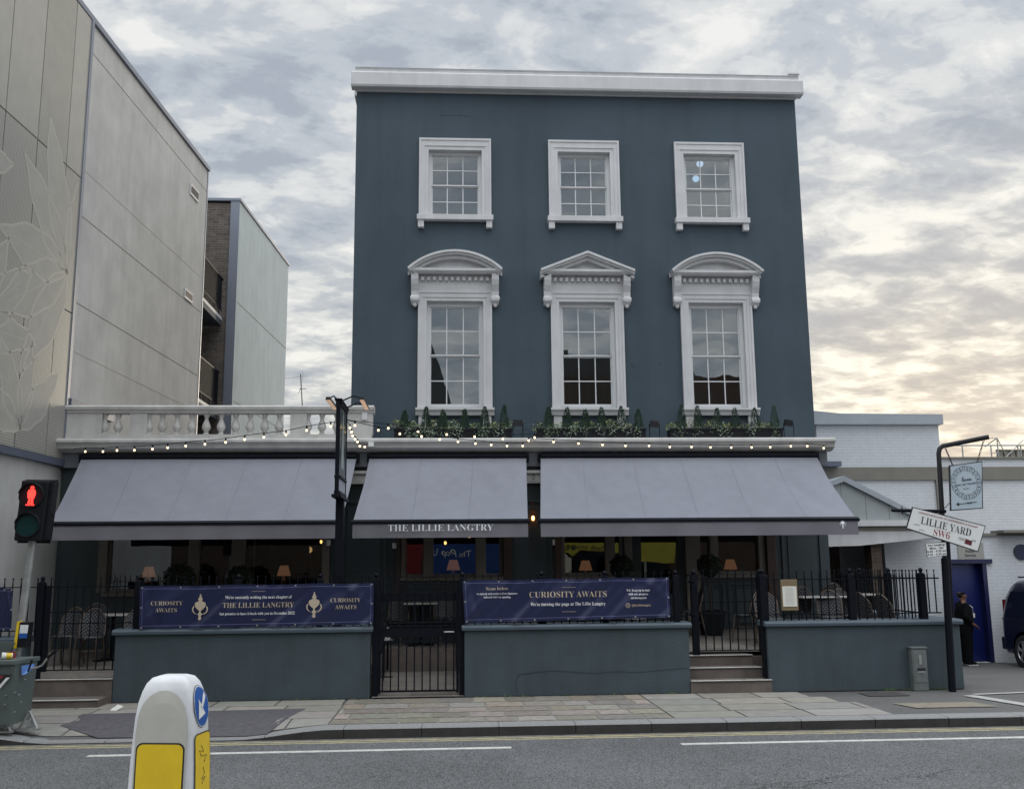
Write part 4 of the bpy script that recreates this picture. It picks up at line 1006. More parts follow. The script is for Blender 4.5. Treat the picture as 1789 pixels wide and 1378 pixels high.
sh = thing('lean_to_shed', 'low gabled shed with pale grey cladding and dark open front', 'shed', (8.6, 20.5, 0))
SY = 20.5
g = [PY(x, y, SY) for x, y in ((1441, 842), (1474, 838), (1610, 905), (1610, 909), (1441, 909))]
MB().prism([(x, SY, z) for x, _, z in g], (0, 3, 0)).build('gable', PANELG, sh)
ridge = [PY(x, y, SY - .06) for x, y in ((1441, 845), (1474, 831), (1640, 915), (1640, 924), (1474, 841), (1441, 853))]
MB().prism([(x, SY - .08, z) for x, _, z in ridge], (0, 3.2, 0)).build('roof_sheet', PALEROOF, sh)
for px_ in (1472, 1514, 1554): x = PY(px_, 900, SY)[0]; MB().box(x - .006, x + .006, SY - .004, SY, PY(px_, 907, SY)[2], PY(px_, (843, 862, 880)[(px_ - 1472) // 41], SY)[2]).build('cladding_joint', JOINT, sh)
za, zb_, zc2, zd = [PY(1500, y, SY)[2] for y in (909, 919, 927, 955)]
x0s, x1s = 7.1, PY(1652, 920, SY)[0]
MB().box(x0s, x1s, SY - .08, SY + .1, zb_, za + .0).build('gutter', WHITE, sh); MB().box(x0s, x1s, SY + .0, SY + .1, zc2, zb_).build('soffit_board', BANDG, sh)
bl = [PY(x, y, SY + .02) for x, y in ((1430, 927), (1640, 927), (1640, 938), (1560, 947), (1500, 953), (1430, 955))]
MB().prism([(x, SY + .02, z) for x, _, z in bl], (0, .12, 0)).build('white_beam', WHITE, sh)
xp0 = PY(1530, 1000, SY)[0]
MB().box(xp0, PY(1548, 1000, SY)[0], SY + .15, SY + .5, -.3, 2.55).build('brick_pier', BRICKD, sh)
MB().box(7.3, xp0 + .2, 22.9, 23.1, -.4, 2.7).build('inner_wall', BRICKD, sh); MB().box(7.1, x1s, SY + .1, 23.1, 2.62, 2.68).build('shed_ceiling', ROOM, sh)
MB().box(xp0 - .55, xp0 - .32, 22.86, 22.9, -.3, 1.9).build('pale_panel', PANELG, sh)

yb = thing('yard_building', 'low white painted brick building with blue doorway and grey notice at the right', 'building', (12, 21.5, -.3))
BY = 21.5
dx0, dx1 = PY(1660, 1060, BY)[0], PY(1729, 1060, BY)[0]
x0y = PY(1548, 1000, BY)[0]
zt_ = 2.45
mb = wall_holes(x0y, 19, -.5, zt_, BY, BY + .3, [(dx0, dx1, -.24, 1.86)]); mb.build('brick_wall', BRICKW, yb)
MB().box(x0y - .03, 19, BY - .05, 24, zt_, zt_ + .06).build('parapet_coping', BANDG, yb)
xs_ = PY(1739, 936, BY)[0]; MB().box(xs_, 19, BY - .35, BY + .2, zt_ + .06, zt_ + .12).build('door_canopy', BANDG, yb)
MB().box(dx0 - .05, dx1 + .12, BY - .06, BY + .02, 1.86, 1.95).build('lintel', DOORF, yb)
m = MB().box(dx0 - .02, dx0 + .03, BY - .02, BY + .28, -.24, 1.86); m.box(dx1 - .09, dx1, BY - .02, BY + .28, -.24, 1.86); m.build('door_frame', DOORF, yb)
MB().box(dx0 + .03, dx1 - .09, 23.0, 23.1, -.24, 1.86).build('passage_wall', BRICKO, yb); MB().box(dx0 - .3, dx1 + .3, BY + .3, 23.1, 1.86, 1.95).build('passage_ceiling', ROOM, yb)
MB().box(dx0 - .3, dx1 + .3, BY, 23.1, -.4, -.245).build('passage_floor', MORTAR, yb)
a = math.radians(12); L_ = .86
m = MB().box(0, L_, -.02, .02, -.22, 1.84); m.xf(lambda v: (dx0 + .03 + v[0] * math.cos(a) - v[1] * math.sin(a), BY + .02 - v[0] * math.sin(a) * -1 + v[1], v[2])); dd = m.build('door', DOORB, yb)
p = PY(1729, 981, BY - .02); x2, z2_ = PY(1727, 984, BY)[0], PY(1700, 984, BY)[2]
sx0, sx1 = PY(1673, 965, BY)[0], PY(1718, 965, BY)[0]; sz0, sz1 = PY(1695, 984, BY)[2] + .01, PY(1695, 948, BY)[2]
nt_ = MB().box(sx0, sx1, BY - .02, BY, sz0, sz1).build('notice_board', mat('grey_notice', (.33, .33, .30), .7), yb)
for i, (s, z_) in enumerate((("Kinetic", .80), ("Pollen", .58), ("Service", .38), ("17 Lillie Road", .15))):
    if i: text(s, .085 if i < 3 else .05, SIGNBLK, nt_, ((sx0 + sx1) / 2 - .02, BY - .022, sz0 + (sz1 - sz0) * z_), 'n', off=.012)
p = PY(1785, 964, BY - .03)
t = MB().tube((p[0], BY - .04, p[2]), (p[0], BY - .0, p[2]), .17, 24).build('round_sign', mat('navy_disc', (.012, .02, .06), .5)); tag(t, 'round navy sign high on the white wall above the van', 'sign')

# ------------------------------------------------------------------ opposite side of the street (seen in the glass)
def opp(x0, x1, h, roofpts, mt, label, wins=True):
    t = thing('terrace_house', label, 'building', ((x0 + x1) / 2, -9, 0), 'houses across the street')
    MB().box(x0, x1, -17, -9, -.1, h).build('brick_wall', mt, t)
    if roofpts: MB().prism([(x, -9.3, z) for x, z in roofpts], (0, -7, 0)).build('roof', SLATEROOF, t)
    if wins:
        n = max(1, int((x1 - x0) / 2.2))
        for i in range(n):
            for z in (4.4, 7.5):
                if z + 1.5 > h: continue
                c = x0 + (x1 - x0) * (i + .5) / n
                w = MB().box(c - .55, c + .55, -9, -8.95, z, z + 1.6).build('window', SASH, t); MB().box(c - .47, c + .47, -8.95, -8.94, z + .08, z + 1.52).build('pane', TGLASS, w)
    return t
h1 = opp(-10, 0, 9.7, [(-10, 9.7), (-10, 10.5), (-3, 14.2), (-1.7, 13.9), (-1.04, 12.9), (0, 9.7)], BRICKD, 'tall sooty brick house with steep gable behind the camera, left of the gap')
h2 = opp(0, 5.35, 6.0, None, BRICKO, 'low red brick shop in the gap across the street')
h3 = opp(5.35, 10.4, 11.1, [(5.35, 11.1), (5.35, 12.5), (5.7, 12.5), (5.7, 11.9), (10.4, 12.6), (10.4, 11.1)], BRICKD, 'sooty brick house with slate roof and chimney across the street', True)
h4 = opp(10.4, 22, 11.1, [(11.2, 11.1), (11.3, 12.3), (11.75, 12.3), (11.95, 11.1)], BRICKO, 'wide flat topped brick house across the street to the right', True)
h5 = opp(-24, -10, 10.2, None, BRICKO, 'long red brick house across the street at the far left', True)
YFA = mat('yellow_shop_fascia', (.50, .46, .05), .5); BFA = mat('blue_shop_front', (.010, .06, .27), .5); RFA = mat('red_shop_front', (.22, .010, .016), .5)
f = MB().box(5.0, 10.2, -9, -8.85, 2.55, 3.12).build('shop_fascia', YFA, h3); text("Dada House", .36, SIGNBLK, f, (6.2, -8.84, 2.74), 'n', off=.01, xdir=(-1, 0, 0))
MB().box(5.45, 9.9, -9, -8.9, .5, 2.5).build('shop_window', TGLASS, h3); MB().box(8.5, 10.2, -8.9, -8.84, 2.0, 2.55).build('shop_blind', YFA, h3); MB().box(5.05, 5.45, -9, -8.86, -.1, 2.5).build('shop_pier', mat('pale_pier', (.7, .7, .6), .6), h3)
f = MB().box(-.95, 2.35, -9, -8.86, 1.2, 3.15).build('shop_front', BFA, h2); text("The Pop Up", .42, CREAMT, f, (-.1, -8.85, 2.55), 'n', off=.005, xdir=(-1, 0, 0)); MB().box(-.95, 2.3, -9, -8.88, -.1, 1.2).build('stall_riser', BLACKP, h2)
MB().box(-2.2, -1.45, -9, -8.86, -.1, 3.1).build('shop_door', RFA, h1)

# ------------------------------------------------------------------ railings and gates
RY = 15.22
def finial(m, x, y, z, r=.016): m.tube((x, y, z), (x, y, z + .05), r * .55, 5); m.ball((x, y, z + .06), r, 6)
def rail_posts(t, xs, z0s, ztop=1.70, y=RY, w=.045):
    for x, z0 in zip(xs, z0s):
        p = MB().box(x - w, x + w, y - w, y + w, z0, ztop).build('post', BLACK, t, bevel=.004)
        MB().lathe([(w * 1.1, ztop), (w * 1.1, ztop + .015), (.02, ztop + .03), (.02, ztop + .04)], x, y, 10).ball((x, y, ztop + .065), .036, 8).build('finial', BLACK, p, smooth=True)
def rail_bars(t, x0, x1, z0, ztop, step=.118, y=RY, rails=(), name='railing_panel'):
    m = MB(); x = x0 + step * .6
    for z in rails: m.box(x0, x1, y - .018, y + .018, z - .007, z + .007)
    while x < x1 - step * .3:
        m.tube((x, y, z0), (x, y, ztop), .0105, 6); finial(m, x, y, ztop, .014); x += step
    return m.build(name, BLACK, t)
def XR(p, y=RY): return PY(p, 1010, y)[0]
t = thing('railing', 'black railing on the wall behind the banner with two emblems', 'railing', (-2.9, RY, 1), 'black iron railings with ball finials')
rail_posts(t, [XR(243), XR(417), XR(560), -1.13], [.3, 1.03, 1.03, 0]); rail_bars(t, XR(243), -1.13, 1.03, 1.70, rails=(1.12, 1.64))
t = thing('railing', 'black railing on the wall behind the second banner between middle gate and steps', 'railing', (1.8, RY, 1), 'black iron railings with ball finials')
rail_posts(t, [.15, XR(946), XR(1056), XR(1180)], [0, 1.03, 1.03, 1.03]); rail_bars(t, .15, 3.56, 1.03, 1.70, rails=(1.12, 1.64))
t = thing('railing', 'black railing on the right hand wall, carrying the framed menu', 'railing', (6, RY, 1), 'black iron railings with ball finials')
rail_posts(t, [4.72, XR(1485), XR(1609)], [.2, 1.03, 1.03], w=.05); rail_bars(t, 4.72, XR(1609), 1.03, 1.70, rails=(1.12, 1.64))
xe = XR(1609)
t = thing('railing', 'black side railing running back from the right hand wall corner to the pub', 'railing', (xe, 17, 1), 'black iron railings with ball finials')
m = MB(); m.box(xe - .018, xe + .018, RY + .05, GY, 1.63, 1.65); m.box(xe - .018, xe + .018, RY + .05, GY, 1.11, 1.13); y = RY + .16
while y < GY: m.tube((xe, y, 1.03), (xe, y, 1.70), .0105, 6); finial(m, xe, y, 1.70, .014); y += .118
m.build('railing_panel', BLACK, t); rail_posts(t, [xe], [1.03], y=16.4); rail_posts(t, [xe], [1.03], y=17.6); m = MB()
m.box(xe, xe + .28, RY - .01, RY + .01, 1.63, 1.65); m.box(xe, xe + .28, RY - .01, RY + .01, 1.11, 1.13)
for q in (.10, .21): m.tube((xe + q, RY, 1.11), (xe + q, RY, 1.70), .0105, 6); finial(m, xe + q, RY, 1.70, .014)
m.build('end_bars', BLACK, t)
t = thing('railing', 'black railing at the far left edge behind the pedestrian signal', 'railing', (-6.8, RY, 1), 'black iron railings with ball finials')
rail_posts(t, [XR(30) - .3, XR(75)], [.9, .1]); rail_bars(t, -8.6, XR(75), .93, 1.70, rails=(1.02, 1.64))
# gates
t = thing('gate', 'black barred gate above the left steps', 'gate', (-5.4, RY, .35), 'black iron gates')
gx0, gx1 = XR(78), XR(236); rail_bars(t, gx0 + .03, gx1, .46, 1.70, rails=(.46, 1.12, 1.28, 1.64), name='gate_panel')
MB().box(gx0 + .04, gx0 + .11, RY - .02, RY + .02, .44, 1.66).build('stile', BLACK, t)
t = thing('gate', 'tall black gate at pavement level between the two banners, with lock rail', 'gate', (-.5, RY, 0), 'black iron gates')
m = MB(); gx0, gx1 = -1.09, .10
for a, b in ((gx0, gx0 + .04), (gx1 - .04, gx1)): m.box(a, b, RY - .02, RY + .02, .06, 1.66)
for z in (1.64, 1.02, .80, .09): m.box(gx0, gx1, RY - .018, RY + .018, z - .012, z + .012)
m.build('gate_frame', BLACK, t)
rail_bars(t, gx0, gx1, .10, 1.70, step=.116, name='gate_panel')
MB().box(gx0 + .03, gx1, RY - .012, RY + .012, .86, .99).build('lock_rail', BLACK, t)
MB().box(gx0 + .03, gx1, RY + .015, RY + .04, 1.38, 1.50).build('upper_rail', BLACK, t)
MB().tube((gx1 - .22, RY - .05, .93), (gx1 - .08, RY - .05, .93), .010, 6).tube((gx1 - .08, RY - .05, .93), (gx1 - .08, RY, .93), .010, 6).build('handle', GALV, t)
MB().path([(gx0 + .02, RY - .02, .30), (gx0 + .22, RY - .05, .30)], .012, 6).tube((gx0 + .08, RY - .04, .25), (gx0 + .08, RY - .04, .35), .012, 6).build('bolt', BLACK, t)
sx = MB().prism([(gx0 + .07, RY + .25, .80), (gx0 + .19, RY + .25, .80), (gx0 + .12, RY + .25, 1.02)], (0, .02, 0)).build('paper_notice', PAPER); tag(sx, 'folded white paper tucked behind the middle gate', 'paper')
t = thing('handrail', 'dark sloping handrail beside the ramp behind the middle gate', 'handrail', (-1.0, 16.5, .3))
MB().path([(-1.08, 15.5, .62), (-1.08, 16.3, .85), (-1.08, 17.3, .95), (.08, 17.35, .95)], .03, 8).build('rail', BLACK, t)
for p_ in ((-1.08, 16.3), (-1.08, 17.3), (.08, 17.35)): MB().tube((p_[0], p_[1], .2), (p_[0], p_[1], .9), .02, 6).build('upright', BLACK, t)
t = thing('gate', 'black barred gate at the top of the right hand steps', 'gate', (4.1, RY, .5), 'black iron gates')
GYr = 15.75; gx0, gx1 = PY(1208, 1050, GYr)[0], PY(1328, 1050, GYr)[0]
rail_bars(t, gx0, gx1 + .05, .56, 1.72, rails=(.56, 1.12, 1.30, 1.66), step=.128, y=GYr, name='gate_panel')
for px_ in (1213, 1329): x = PY(px_, 1050, GYr)[0]; p = MB().box(x - .05, x + .05, GYr - .05, GYr + .05, .5, 1.72).build('post', BLACK, t, bevel=.004); MB().ball((x, GYr, 1.76), .04, 8).build('finial', BLACK, p)
for z in (1.6, 1.1): MB().box(gx0 - .06, gx0 - .01, RY + .05, GYr - .05, z, z + .03).build('return_rail', BLACK, t)

# ------------------------------------------------------------------ banners
def banner(corners, label, y=15.05):
    (tl, tr, br, bl) = [PY(*c, y) for c in corners]
    t = thing('banner', label, 'banner', ((tl[0] + tr[0]) / 2, y, bl[2]), 'navy vinyl banners tied to the railings')
    def P(u, v, dy=0):
        a = np.array(tl) * (1 - u) + np.array(tr) * u; b = np.array(bl) * (1 - u) + np.array(br) * u; p = a * (1 - v) + b * v
        w = .010 * math.sin(u * 17 + v * 6) + .011 * math.sin(u * 47 + v * 11 + 1) * (v * .7 + .3) * math.sin(u * 5 + 1) + .006 * math.sin(u * 88 + v * 17) * math.sin(u * 9 + 2) + .012 * math.exp(-((u - .03 - v * .05) / .02) ** 2) - .012 * math.exp(-((u - .97 - (v - .5) * .2) / .03) ** 2)
        return (p[0], y + w + dy, p[2] + .006 * math.sin(u * 19) * (1 - v) * (u > .02))
    nx, ny = 220, 14; n = ny + 1; m = MB()
    vs = [P(i / nx, j / ny) for i in range(nx + 1) for j in range(n)]; k = len(vs); vs += [P(i / nx, j / ny, .004) for i in range(nx + 1) for j in range(n)]
    fs = [(i * n + j, (i + 1) * n + j, (i + 1) * n + j + 1, i * n + j + 1) for i in range(nx) for j in range(ny)]; fs += [tuple(k + q for q in f[::-1]) for f in fs]
    fs += [(i * n, (i + 1) * n, k + (i + 1) * n, k + i * n) for i in range(nx)] + [(i * n + ny, (i + 1) * n + ny, k + (i + 1) * n + ny, k + i * n + ny) for i in range(nx)]
    fs += [(j, j + 1, k + j + 1, k + j) for j in range(ny)] + [(nx * n + j, nx * n + j + 1, k + nx * n + j + 1, k + nx * n + j) for j in range(ny)]
    sheet = m.add(vs, fs).build('sheet', BANNER, t, smooth=True)
    m = MB()
    for path in ([(u, .07) for u in lin(.012, .988, 60)], [(u, .93) for u in lin(.012, .988, 60)]):
        m.add([P(u, v + s, -.002) for u, v in path for s in (-.006, .006)], [(2 * i, 2 * i + 1, 2 * i + 3, 2 * i + 2) for i in range(len(path) - 1)])
    for u0 in (.012, .988):
        pp = lin(.07, .93, 10); m.add([P(u0 + s, v, -.002) for v in pp for s in (-.0008, .0008)], [(2 * i, 2 * i + 1, 2 * i + 3, 2 * i + 2) for i in range(len(pp) - 1)])
    m.build('hem_line', BANEDGE, sheet)
    ex = [(u, v) for v in (.035, .965) for u in lin(.01, .99, 6)] + [(.007, .5), (.993, .5)]
    for u, v in ex:
        p = Vector(P(u, v, -.004)); MB().tube(p, p + Vector((0, -.004, 0)), .013, 10).build('eyelet', GALV, t)
    W_, H_ = tr[0] - tl[0], tl[2] - bl[2]
    def warp(p):
        u = (p[0] - tl[0]) / W_; v = (tl[2] - p[2]) / H_; q = P(min(1, max(0, u)), min(1, max(0, v)), -.0045); return (p[0], q[1] + (p[1] - y), p[2])
    return t, sheet, warp, (tl, tr, bl)
def bt(body, px0, px1, py_, size, mt, sheet, warp, st='b', off=-.010, y=15.05):
    a, b = PY(px0, py_, y), PY(px1, py_, y); text(body, size, mt, sheet, ((a[0] + b[0]) / 2, y, a[2]), st, b[0] - a[0], off=off, warp=warp, ext=.0006)
t, sh1, wp, _ = banner(((244, 1024), (653, 1018), (652, 1090), (243, 1099)), 'navy banner on the left wall with gold pub name and two door knocker emblems')
bt("CURIOSITY", 263, 319, 1054, .085, GOLD, sh1, wp); bt("AWAITS", 272, 309, 1066, .085, GOLD, sh1, wp)
bt("CURIOSITY", 577, 630, 1048.5, .085, GOLD, sh1, wp); bt("AWAITS", 586, 623, 1060.5, .085, GOLD, sh1, wp)
bt("We're currently writing the next chapter of", 393, 510, 1043.5, .062, CREAMT, sh1, wp, off=-.004); bt("THE LILLIE LANGTRY", 389, 513, 1057.5, .105, GOLD, sh1, wp)
bt("but promise to have it back with you in December 2022", 384, 515, 1072, .056, CREAMT, sh1, wp, off=-.004)
for px_, py_ in ((350, 1060), (549, 1056)): knocker(PY(px_, py_, 15.04), .375, GOLD, sh1, 15.028)
t, sh2, wp, _ = banner(((808, 1014), (1168, 1008), (1172, 1078), (812, 1088)), 'navy banner on the middle wall announcing a new page in large pale serif lettering')
bt("Scan below", 849, 888, 1028, .07, GOLD, sh2, wp); bt("to sign up and receive a Free Signature", 833, 904, 1037, .04, CREAMT, sh2, wp, off=-.002); bt("Infused G&T on opening", 845, 892, 1043, .04, CREAMT, sh2, wp, off=-.002)
bt("CURIOSITY AWAITS", 925, 1060, 1039, .125, GOLD, sh2, wp); bt("We're turning the page at The Lillie Langtry", 927, 1058, 1055.5, .068, CREAMT, sh2, wp, off=-.003)
bt("P.S. Keep up to date", 1095, 1135, 1031, .046, CREAMT, sh2, wp, off=-.002); bt("with our progress", 1098, 1132, 1037.5, .046, CREAMT, sh2, wp, off=-.002); bt("on Instagram", 1102, 1129, 1044, .046, CREAMT, sh2, wp, off=-.002)
bt("@thelillielangtry", 1103, 1137, 1057, .046, GOLD, sh2, wp, off=-.002)
c = PY(1097, 1057, 15.03); m = MB()
m.path([(c[0] + .032 * math.cos(a), 15.028, c[2] + .032 * math.sin(a)) for a in lin(0, 6.1, 20)], .0035, 4, closed=True); m.path([(c[0] + .009 * math.cos(a), 15.028, c[2] + .009 * math.sin(a)) for a in lin(0, 5.6, 10)], .0025, 4, closed=True)
m.path([(c[0] + dx, 15.028, c[2] + dz) for dx, dz in ((-.018, -.018), (.018, -.018), (.018, .018), (-.018, .018))], .0025, 4, closed=True); m.build('emblem', GOLD, sh2)
for sh_, a, b, y1, y2 in ((sh1, 440, 464, 1032.5, 1082), (sh2, 982, 1006, 1025.5, 1068)):
    m = MB()
    for yy in (y1, y2): p, q = PY(a, yy, 15.03), PY(b, yy, 15.03); m.box(p[0], q[0], 15.028, 15.030, p[2] - .003, p[2] + .001)
    m.build('rule_line', GOLD, sh_)
banner(((-60, 1029), (22, 1027), (20, 1102), (-60, 1103)), 'end of a third navy banner at the far left edge of the picture')

# ------------------------------------------------------------------ pub sign
PSX = -1.70
t = thing('pub_sign', 'dark pub sign board seen edge on, on a black post rising behind the left banner', 'sign', (PSX, 15.32, 0))
MB().box(PSX - .062, PSX + .062, 15.26, 15.39, 0, 2.90).build('post', BLACK, t, bevel=.008)
y0, y1 = 14.80, 15.85; zb = 2.95; zt = PY(583, 699, y0)[2]
m = MB().box(PSX - .030, PSX + .030, y0, y0 + .045, zb, zt); m.box(PSX - .030, PSX + .030, y1 - .045, y1, zb, zt); m.box(PSX - .045, PSX + .045, y0 + .06, y1 - .06, zt - .06, zt); m.box(PSX - .045, PSX + .045, y0 + .06, y1 - .06, zb, zb + .05); m.box(PSX - .045, PSX + .045, y0 + .06, y1 - .06, zb + .24, zb + .28)
m.box(PSX - .07, PSX + .07, y0 - .03, y1 + .03, zb - .05, zb - .003); m.box(PSX - .055, PSX + .055, y0 - .01, y1 + .01, zt, zt + .03)
fr = m.build('sign_frame', BLACK, t, bevel=.004)
MB().box(PSX - .02, PSX + .02, y0 + .06, y1 - .06, zb + .05, zt - .06).build('board', mat('dark_teal_board', (.03, .05, .055), .3), fr)
MB().box(PSX + .02, PSX + .0215, y0 + .07, y1 - .07, zb + .055, zb + .235).build('lower_panel', mat('pale_grey_strip', (.33, .35, .40), .5), fr)
fig = [(.0, 0), (.16, 0), (.15, .25), (.10, .5), (.055, .78), (.075, .86), (.05, .98), (.015, 1.03), (.035, 1.07), (.035, 1.14), (0, 1.18)]
yc = (y0 + y1) / 2; m = MB(); vs = []
for w, h in fig: vs += [(PSX + .022, yc - w, zb + .42 + h * .82), (PSX + .022, yc + w, zb + .42 + h * .82)]
m.add(vs, [(2 * i, 2 * i + 1, 2 * i + 3, 2 * i + 2) for i in range(len(fig) - 1)]); m.build('painted_figure', mat('pale_sign_paint', (.34, .38, .39), .6), fr)
m = MB()
for z in (zb + .30, zb + .335, zb + .37): m.box(PSX + .020, PSX + .024, yc - .22, yc + .22, z, z + .012)
m.build('sign_lines', mat('dull_gold_sign', (.16, .17, .16), .6), fr)
for s in (-1, 1):
    a = MB(); hx = PSX + s * .34 if s > 0 else PSX - .16
    for yy in (y0 + .2, y1 - .2): a.path([(PSX, yy, zt + .01), (PSX + (hx - PSX) * .6, yy, zt + .10), (hx, yy, zt + .06)], .012, 6)
    arm = a.build('lamp_arm', BLACK, t)
    b = MB().prism([(hx - .04, y0 + .05, zt + .02), (hx + .04, y0 + .05, zt + .02), (hx + .03, y0 + .05, zt + .06), (hx - .03, y0 + .05, zt + .06)], (0, .95, 0)).build('lamp_trough', mat('lamp_trough_metal', (.04, .038, .036), .4, metal=.4), t)
    MB().box(hx - .03, hx + .03, y0 + .08, y0 + .97, zt + .010, zt + .019).build('lamp_strip', mat('warm_lamp_strip', (.9, .6, .35), .5, emit=(1, .66, .46), estr=.3), b)

# ------------------------------------------------------------------ pedestrian signal at the left
LY = 13.0
t = thing('pedestrian_signal', 'pedestrian signal showing a red figure on a leaning grey pole', 'signal', (PY(28, 1165, LY)[0], LY, 0))
pb, pt = Vector(PY(27, 1165, LY)), Vector(PY(58, 935, LY)); ax = (pt - pb).normalized(); base = pb - ax * (pb.z / ax.z)
MB().tube(base, pt, .048, 14).tube(base, base + ax * .12, .065, 14).build('pole', GALV, t, smooth=True)
hc = Vector(PY(60, 892, LY - .08)); xd = Vector((1, 0, -.02)).normalized(); zd = Vector((ax.x * 1.0, 0, ax.z)).normalized()
def HF(u, v, w): return hc + xd * u + zd * v + Vector((0, -1, 0)) * w
m = MB().box(-.17, .17, -.09, .10, -.375, .375); m.xf(lambda p: HF(p[0] + .0, p[2], -p[1])); hd = m.build('signal_head', BLACKP, t, bevel=.02)
m = MB().box(.17, .215, -.05, .12, -.36, .37); m.box(-.20, .20, .10, .13, -.40, .40); m.box(.215, .225, .0, .06, -.06, -.02); m.xf(lambda p: HF(p[0], p[2], -p[1])); m.build('back_box', BLACKP, t, bevel=.01)
for k, (vz, lm) in enumerate(((.185, LENSD), (-.185, GREENOFF))):
    m = MB().path([HF(-.02 + .145 * math.cos(a), vz + .145 * math.sin(a), .10) for a in lin(0, 6.15, 28)], .012, 6, closed=True)
    for i, a in enumerate(lin(.15, math.pi - .15, 12)[:-1]):
        b = lin(.15, math.pi - .15, 12)[i + 1]; q = [HF(-.02 + .15 * math.cos(g_), vz + .15 * math.sin(g_), d_) for g_, d_ in ((a, .10), (b, .10), (b, .15), (a, .15))]; m.add(q, [(0, 1, 2, 3)])
    hood = m.build('hood', BLACKP, hd); MB().tube(HF(-.02, vz, .085), HF(-.02, vz, .098), .135, 28).build('lens', lm, hd)
fig = [[(-.035, -.115), (-.006, -.115), (-.004, -.03), (-.026, -.03)], [(.004, -.115), (.035, -.115), (.026, -.03), (.004, -.03)], [(-.040, -.035), (.040, -.035), (.052, .03), (.038, .072), (-.038, .072), (-.052, .03)]]
m = MB()
for f_ in fig: m.prism([HF(-.02 + a, .185 + b, .101) for a, b in f_], (0, -.003, 0))
m.tube(HF(-.02, .185 + .096, .101), HF(-.02, .185 + .096, .104), .024, 12); m.prism([HF(-.02 + a, .185 + b, .101) for a, b in ((-.055, -.125), (-.006, -.125), (-.006, -.112), (-.055, -.112))], (0, -.003, 0)); m.prism([HF(-.02 + a, .185 + b, .101) for a, b in ((.006, -.125), (.05, -.125), (.05, -.112), (.006, -.112))], (0, -.003, 0))
m.build('red_figure', REDLIT, hd)
pc = Vector(PY(38, 1108, LY - .06))
m = MB().box(-.075, .075, -.07, .06, -.15, .15); m.xf(lambda p: tuple(pc + Vector((p[0] + ax.x * p[2] + .03, p[1], p[2])))); pbx = m.build('push_button_box', BLACKP, t, bevel=.008)
m = MB().box(-.08, -.045, -.075, .065, -.16, .16); m.xf(lambda p: tuple(pc + Vector((p[0] + ax.x * p[2] + .03, p[1], p[2])))); m.build('yellow_side', YELL, pbx, bevel=.004)
m = MB().box(-.03, .065, -.076, -.071, .02, .12); m.xf(lambda p: tuple(pc + Vector((p[0] + ax.x * p[2] + .03, p[1], p[2])))); m.build('instruction_plate', WSIGN, pbx)
m = MB().box(-.03, .065, -.0762, -.0715, -.04, .018); m.xf(lambda p: tuple(pc + Vector((p[0] + ax.x * p[2] + .03, p[1], p[2])))); m.build('blue_plate', BLUES, pbx)

# grey mobile steel unit by the kerb
t = thing('steel_cart', 'grey green steel street works cart with curved handle standing at the far left kerb', 'cart', (-5.2, 12.7, 0))
def Q(px_, py_, y): return PY(px_, py_, y)
f0 = [Q(-70, 1165, 12.45), Q(28, 1163, 12.45), Q(18, 1262, 12.45), Q(-70, 1262, 12.45)]
f1 = [Q(-70, 1158, 13.0), Q(63, 1155, 13.0), Q(52, 1262, 12.9), Q(-70, 1262, 12.9)]
zt_ = f0[0][2]; z0_ = .10
xa_, xb_, xc_, xd_ = Q(30, 1165, 12.45)[0], Q(63, 1157, 12.85)[0], Q(18, 1262, 12.45)[0], Q(49, 1262, 12.85)[0]
m = MB().add([(-6.3, 12.45, z0_), (xc_, 12.45, z0_), (xd_, 12.9, z0_), (-6.3, 12.9, z0_), (-6.3, 12.40, .80), (xa_, 12.40, .80), (xb_, 12.9, .80), (-6.3, 12.9, .80)],
             [(0, 3, 2, 1), (4, 5, 6, 7), (0, 1, 5, 4), (1, 2, 6, 5), (2, 3, 7, 6), (3, 0, 4, 7)])
body = m.build('body', BINGREY, t, bevel=.006)
m = MB().add([(-6.32, 12.36, .79), (xa_ + .01, 12.36, .79), (xb_ + .02, 12.92, .79), (-6.32, 12.92, .79), (-6.32, 12.36, .84), (xa_ + .01, 12.36, .84), (xb_ + .02, 12.92, .84), (-6.32, 12.92, .84)],
             [(0, 3, 2, 1), (4, 5, 6, 7), (0, 1, 5, 4), (1, 2, 6, 5), (2, 3, 7, 6), (3, 0, 4, 7)]); m.build('top_tray', BINGREY, t, bevel=.006)
a_, b_, c_ = Q(-40, 1178, 12.395), Q(22, 1178, 12.395), Q(-40, 1218, 12.395)
for k, (s, mt) in enumerate(((1, SIGNBLK), (.78, SIGNRED))):
    m = MB().prism([(a_[0], 12.39 - k * .003, a_[2] - (1 - s) * .05), (a_[0] + (b_[0] - a_[0]) * s, 12.39 - k * .003, b_[2] - (1 - s) * .05), (c_[0] + (1 - s) * .1, 12.405 - k * .003, c_[2] + (1 - s) * .12)], (0, .002, 0)); m.build('warning_chevron', mt, body)
p, q = Q(-5, 1201, 12.385), Q(14, 1183, 12.385); m = MB().add([p, (p[0] + .03, p[1], p[2] - .01), (q[0] + .02, q[1], q[2]), (q[0] - .02, q[1], q[2])], [(0, 1, 2, 3)]); m.build('white_stripe', WSIGN, body)
m = MB()
for px_, py_ in ((10, 1214), (26, 1209), (33, 1213), (8, 1230), (25, 1243), (44, 1186), (22, 1166), (36, 1226)): p = Vector(Q(px_, py_, 12.40)); m.tube(p + Vector((0, .02, 0)), p + Vector((0, -.006, 0)), .008, 8)
m.build('rivets', GALV, body)
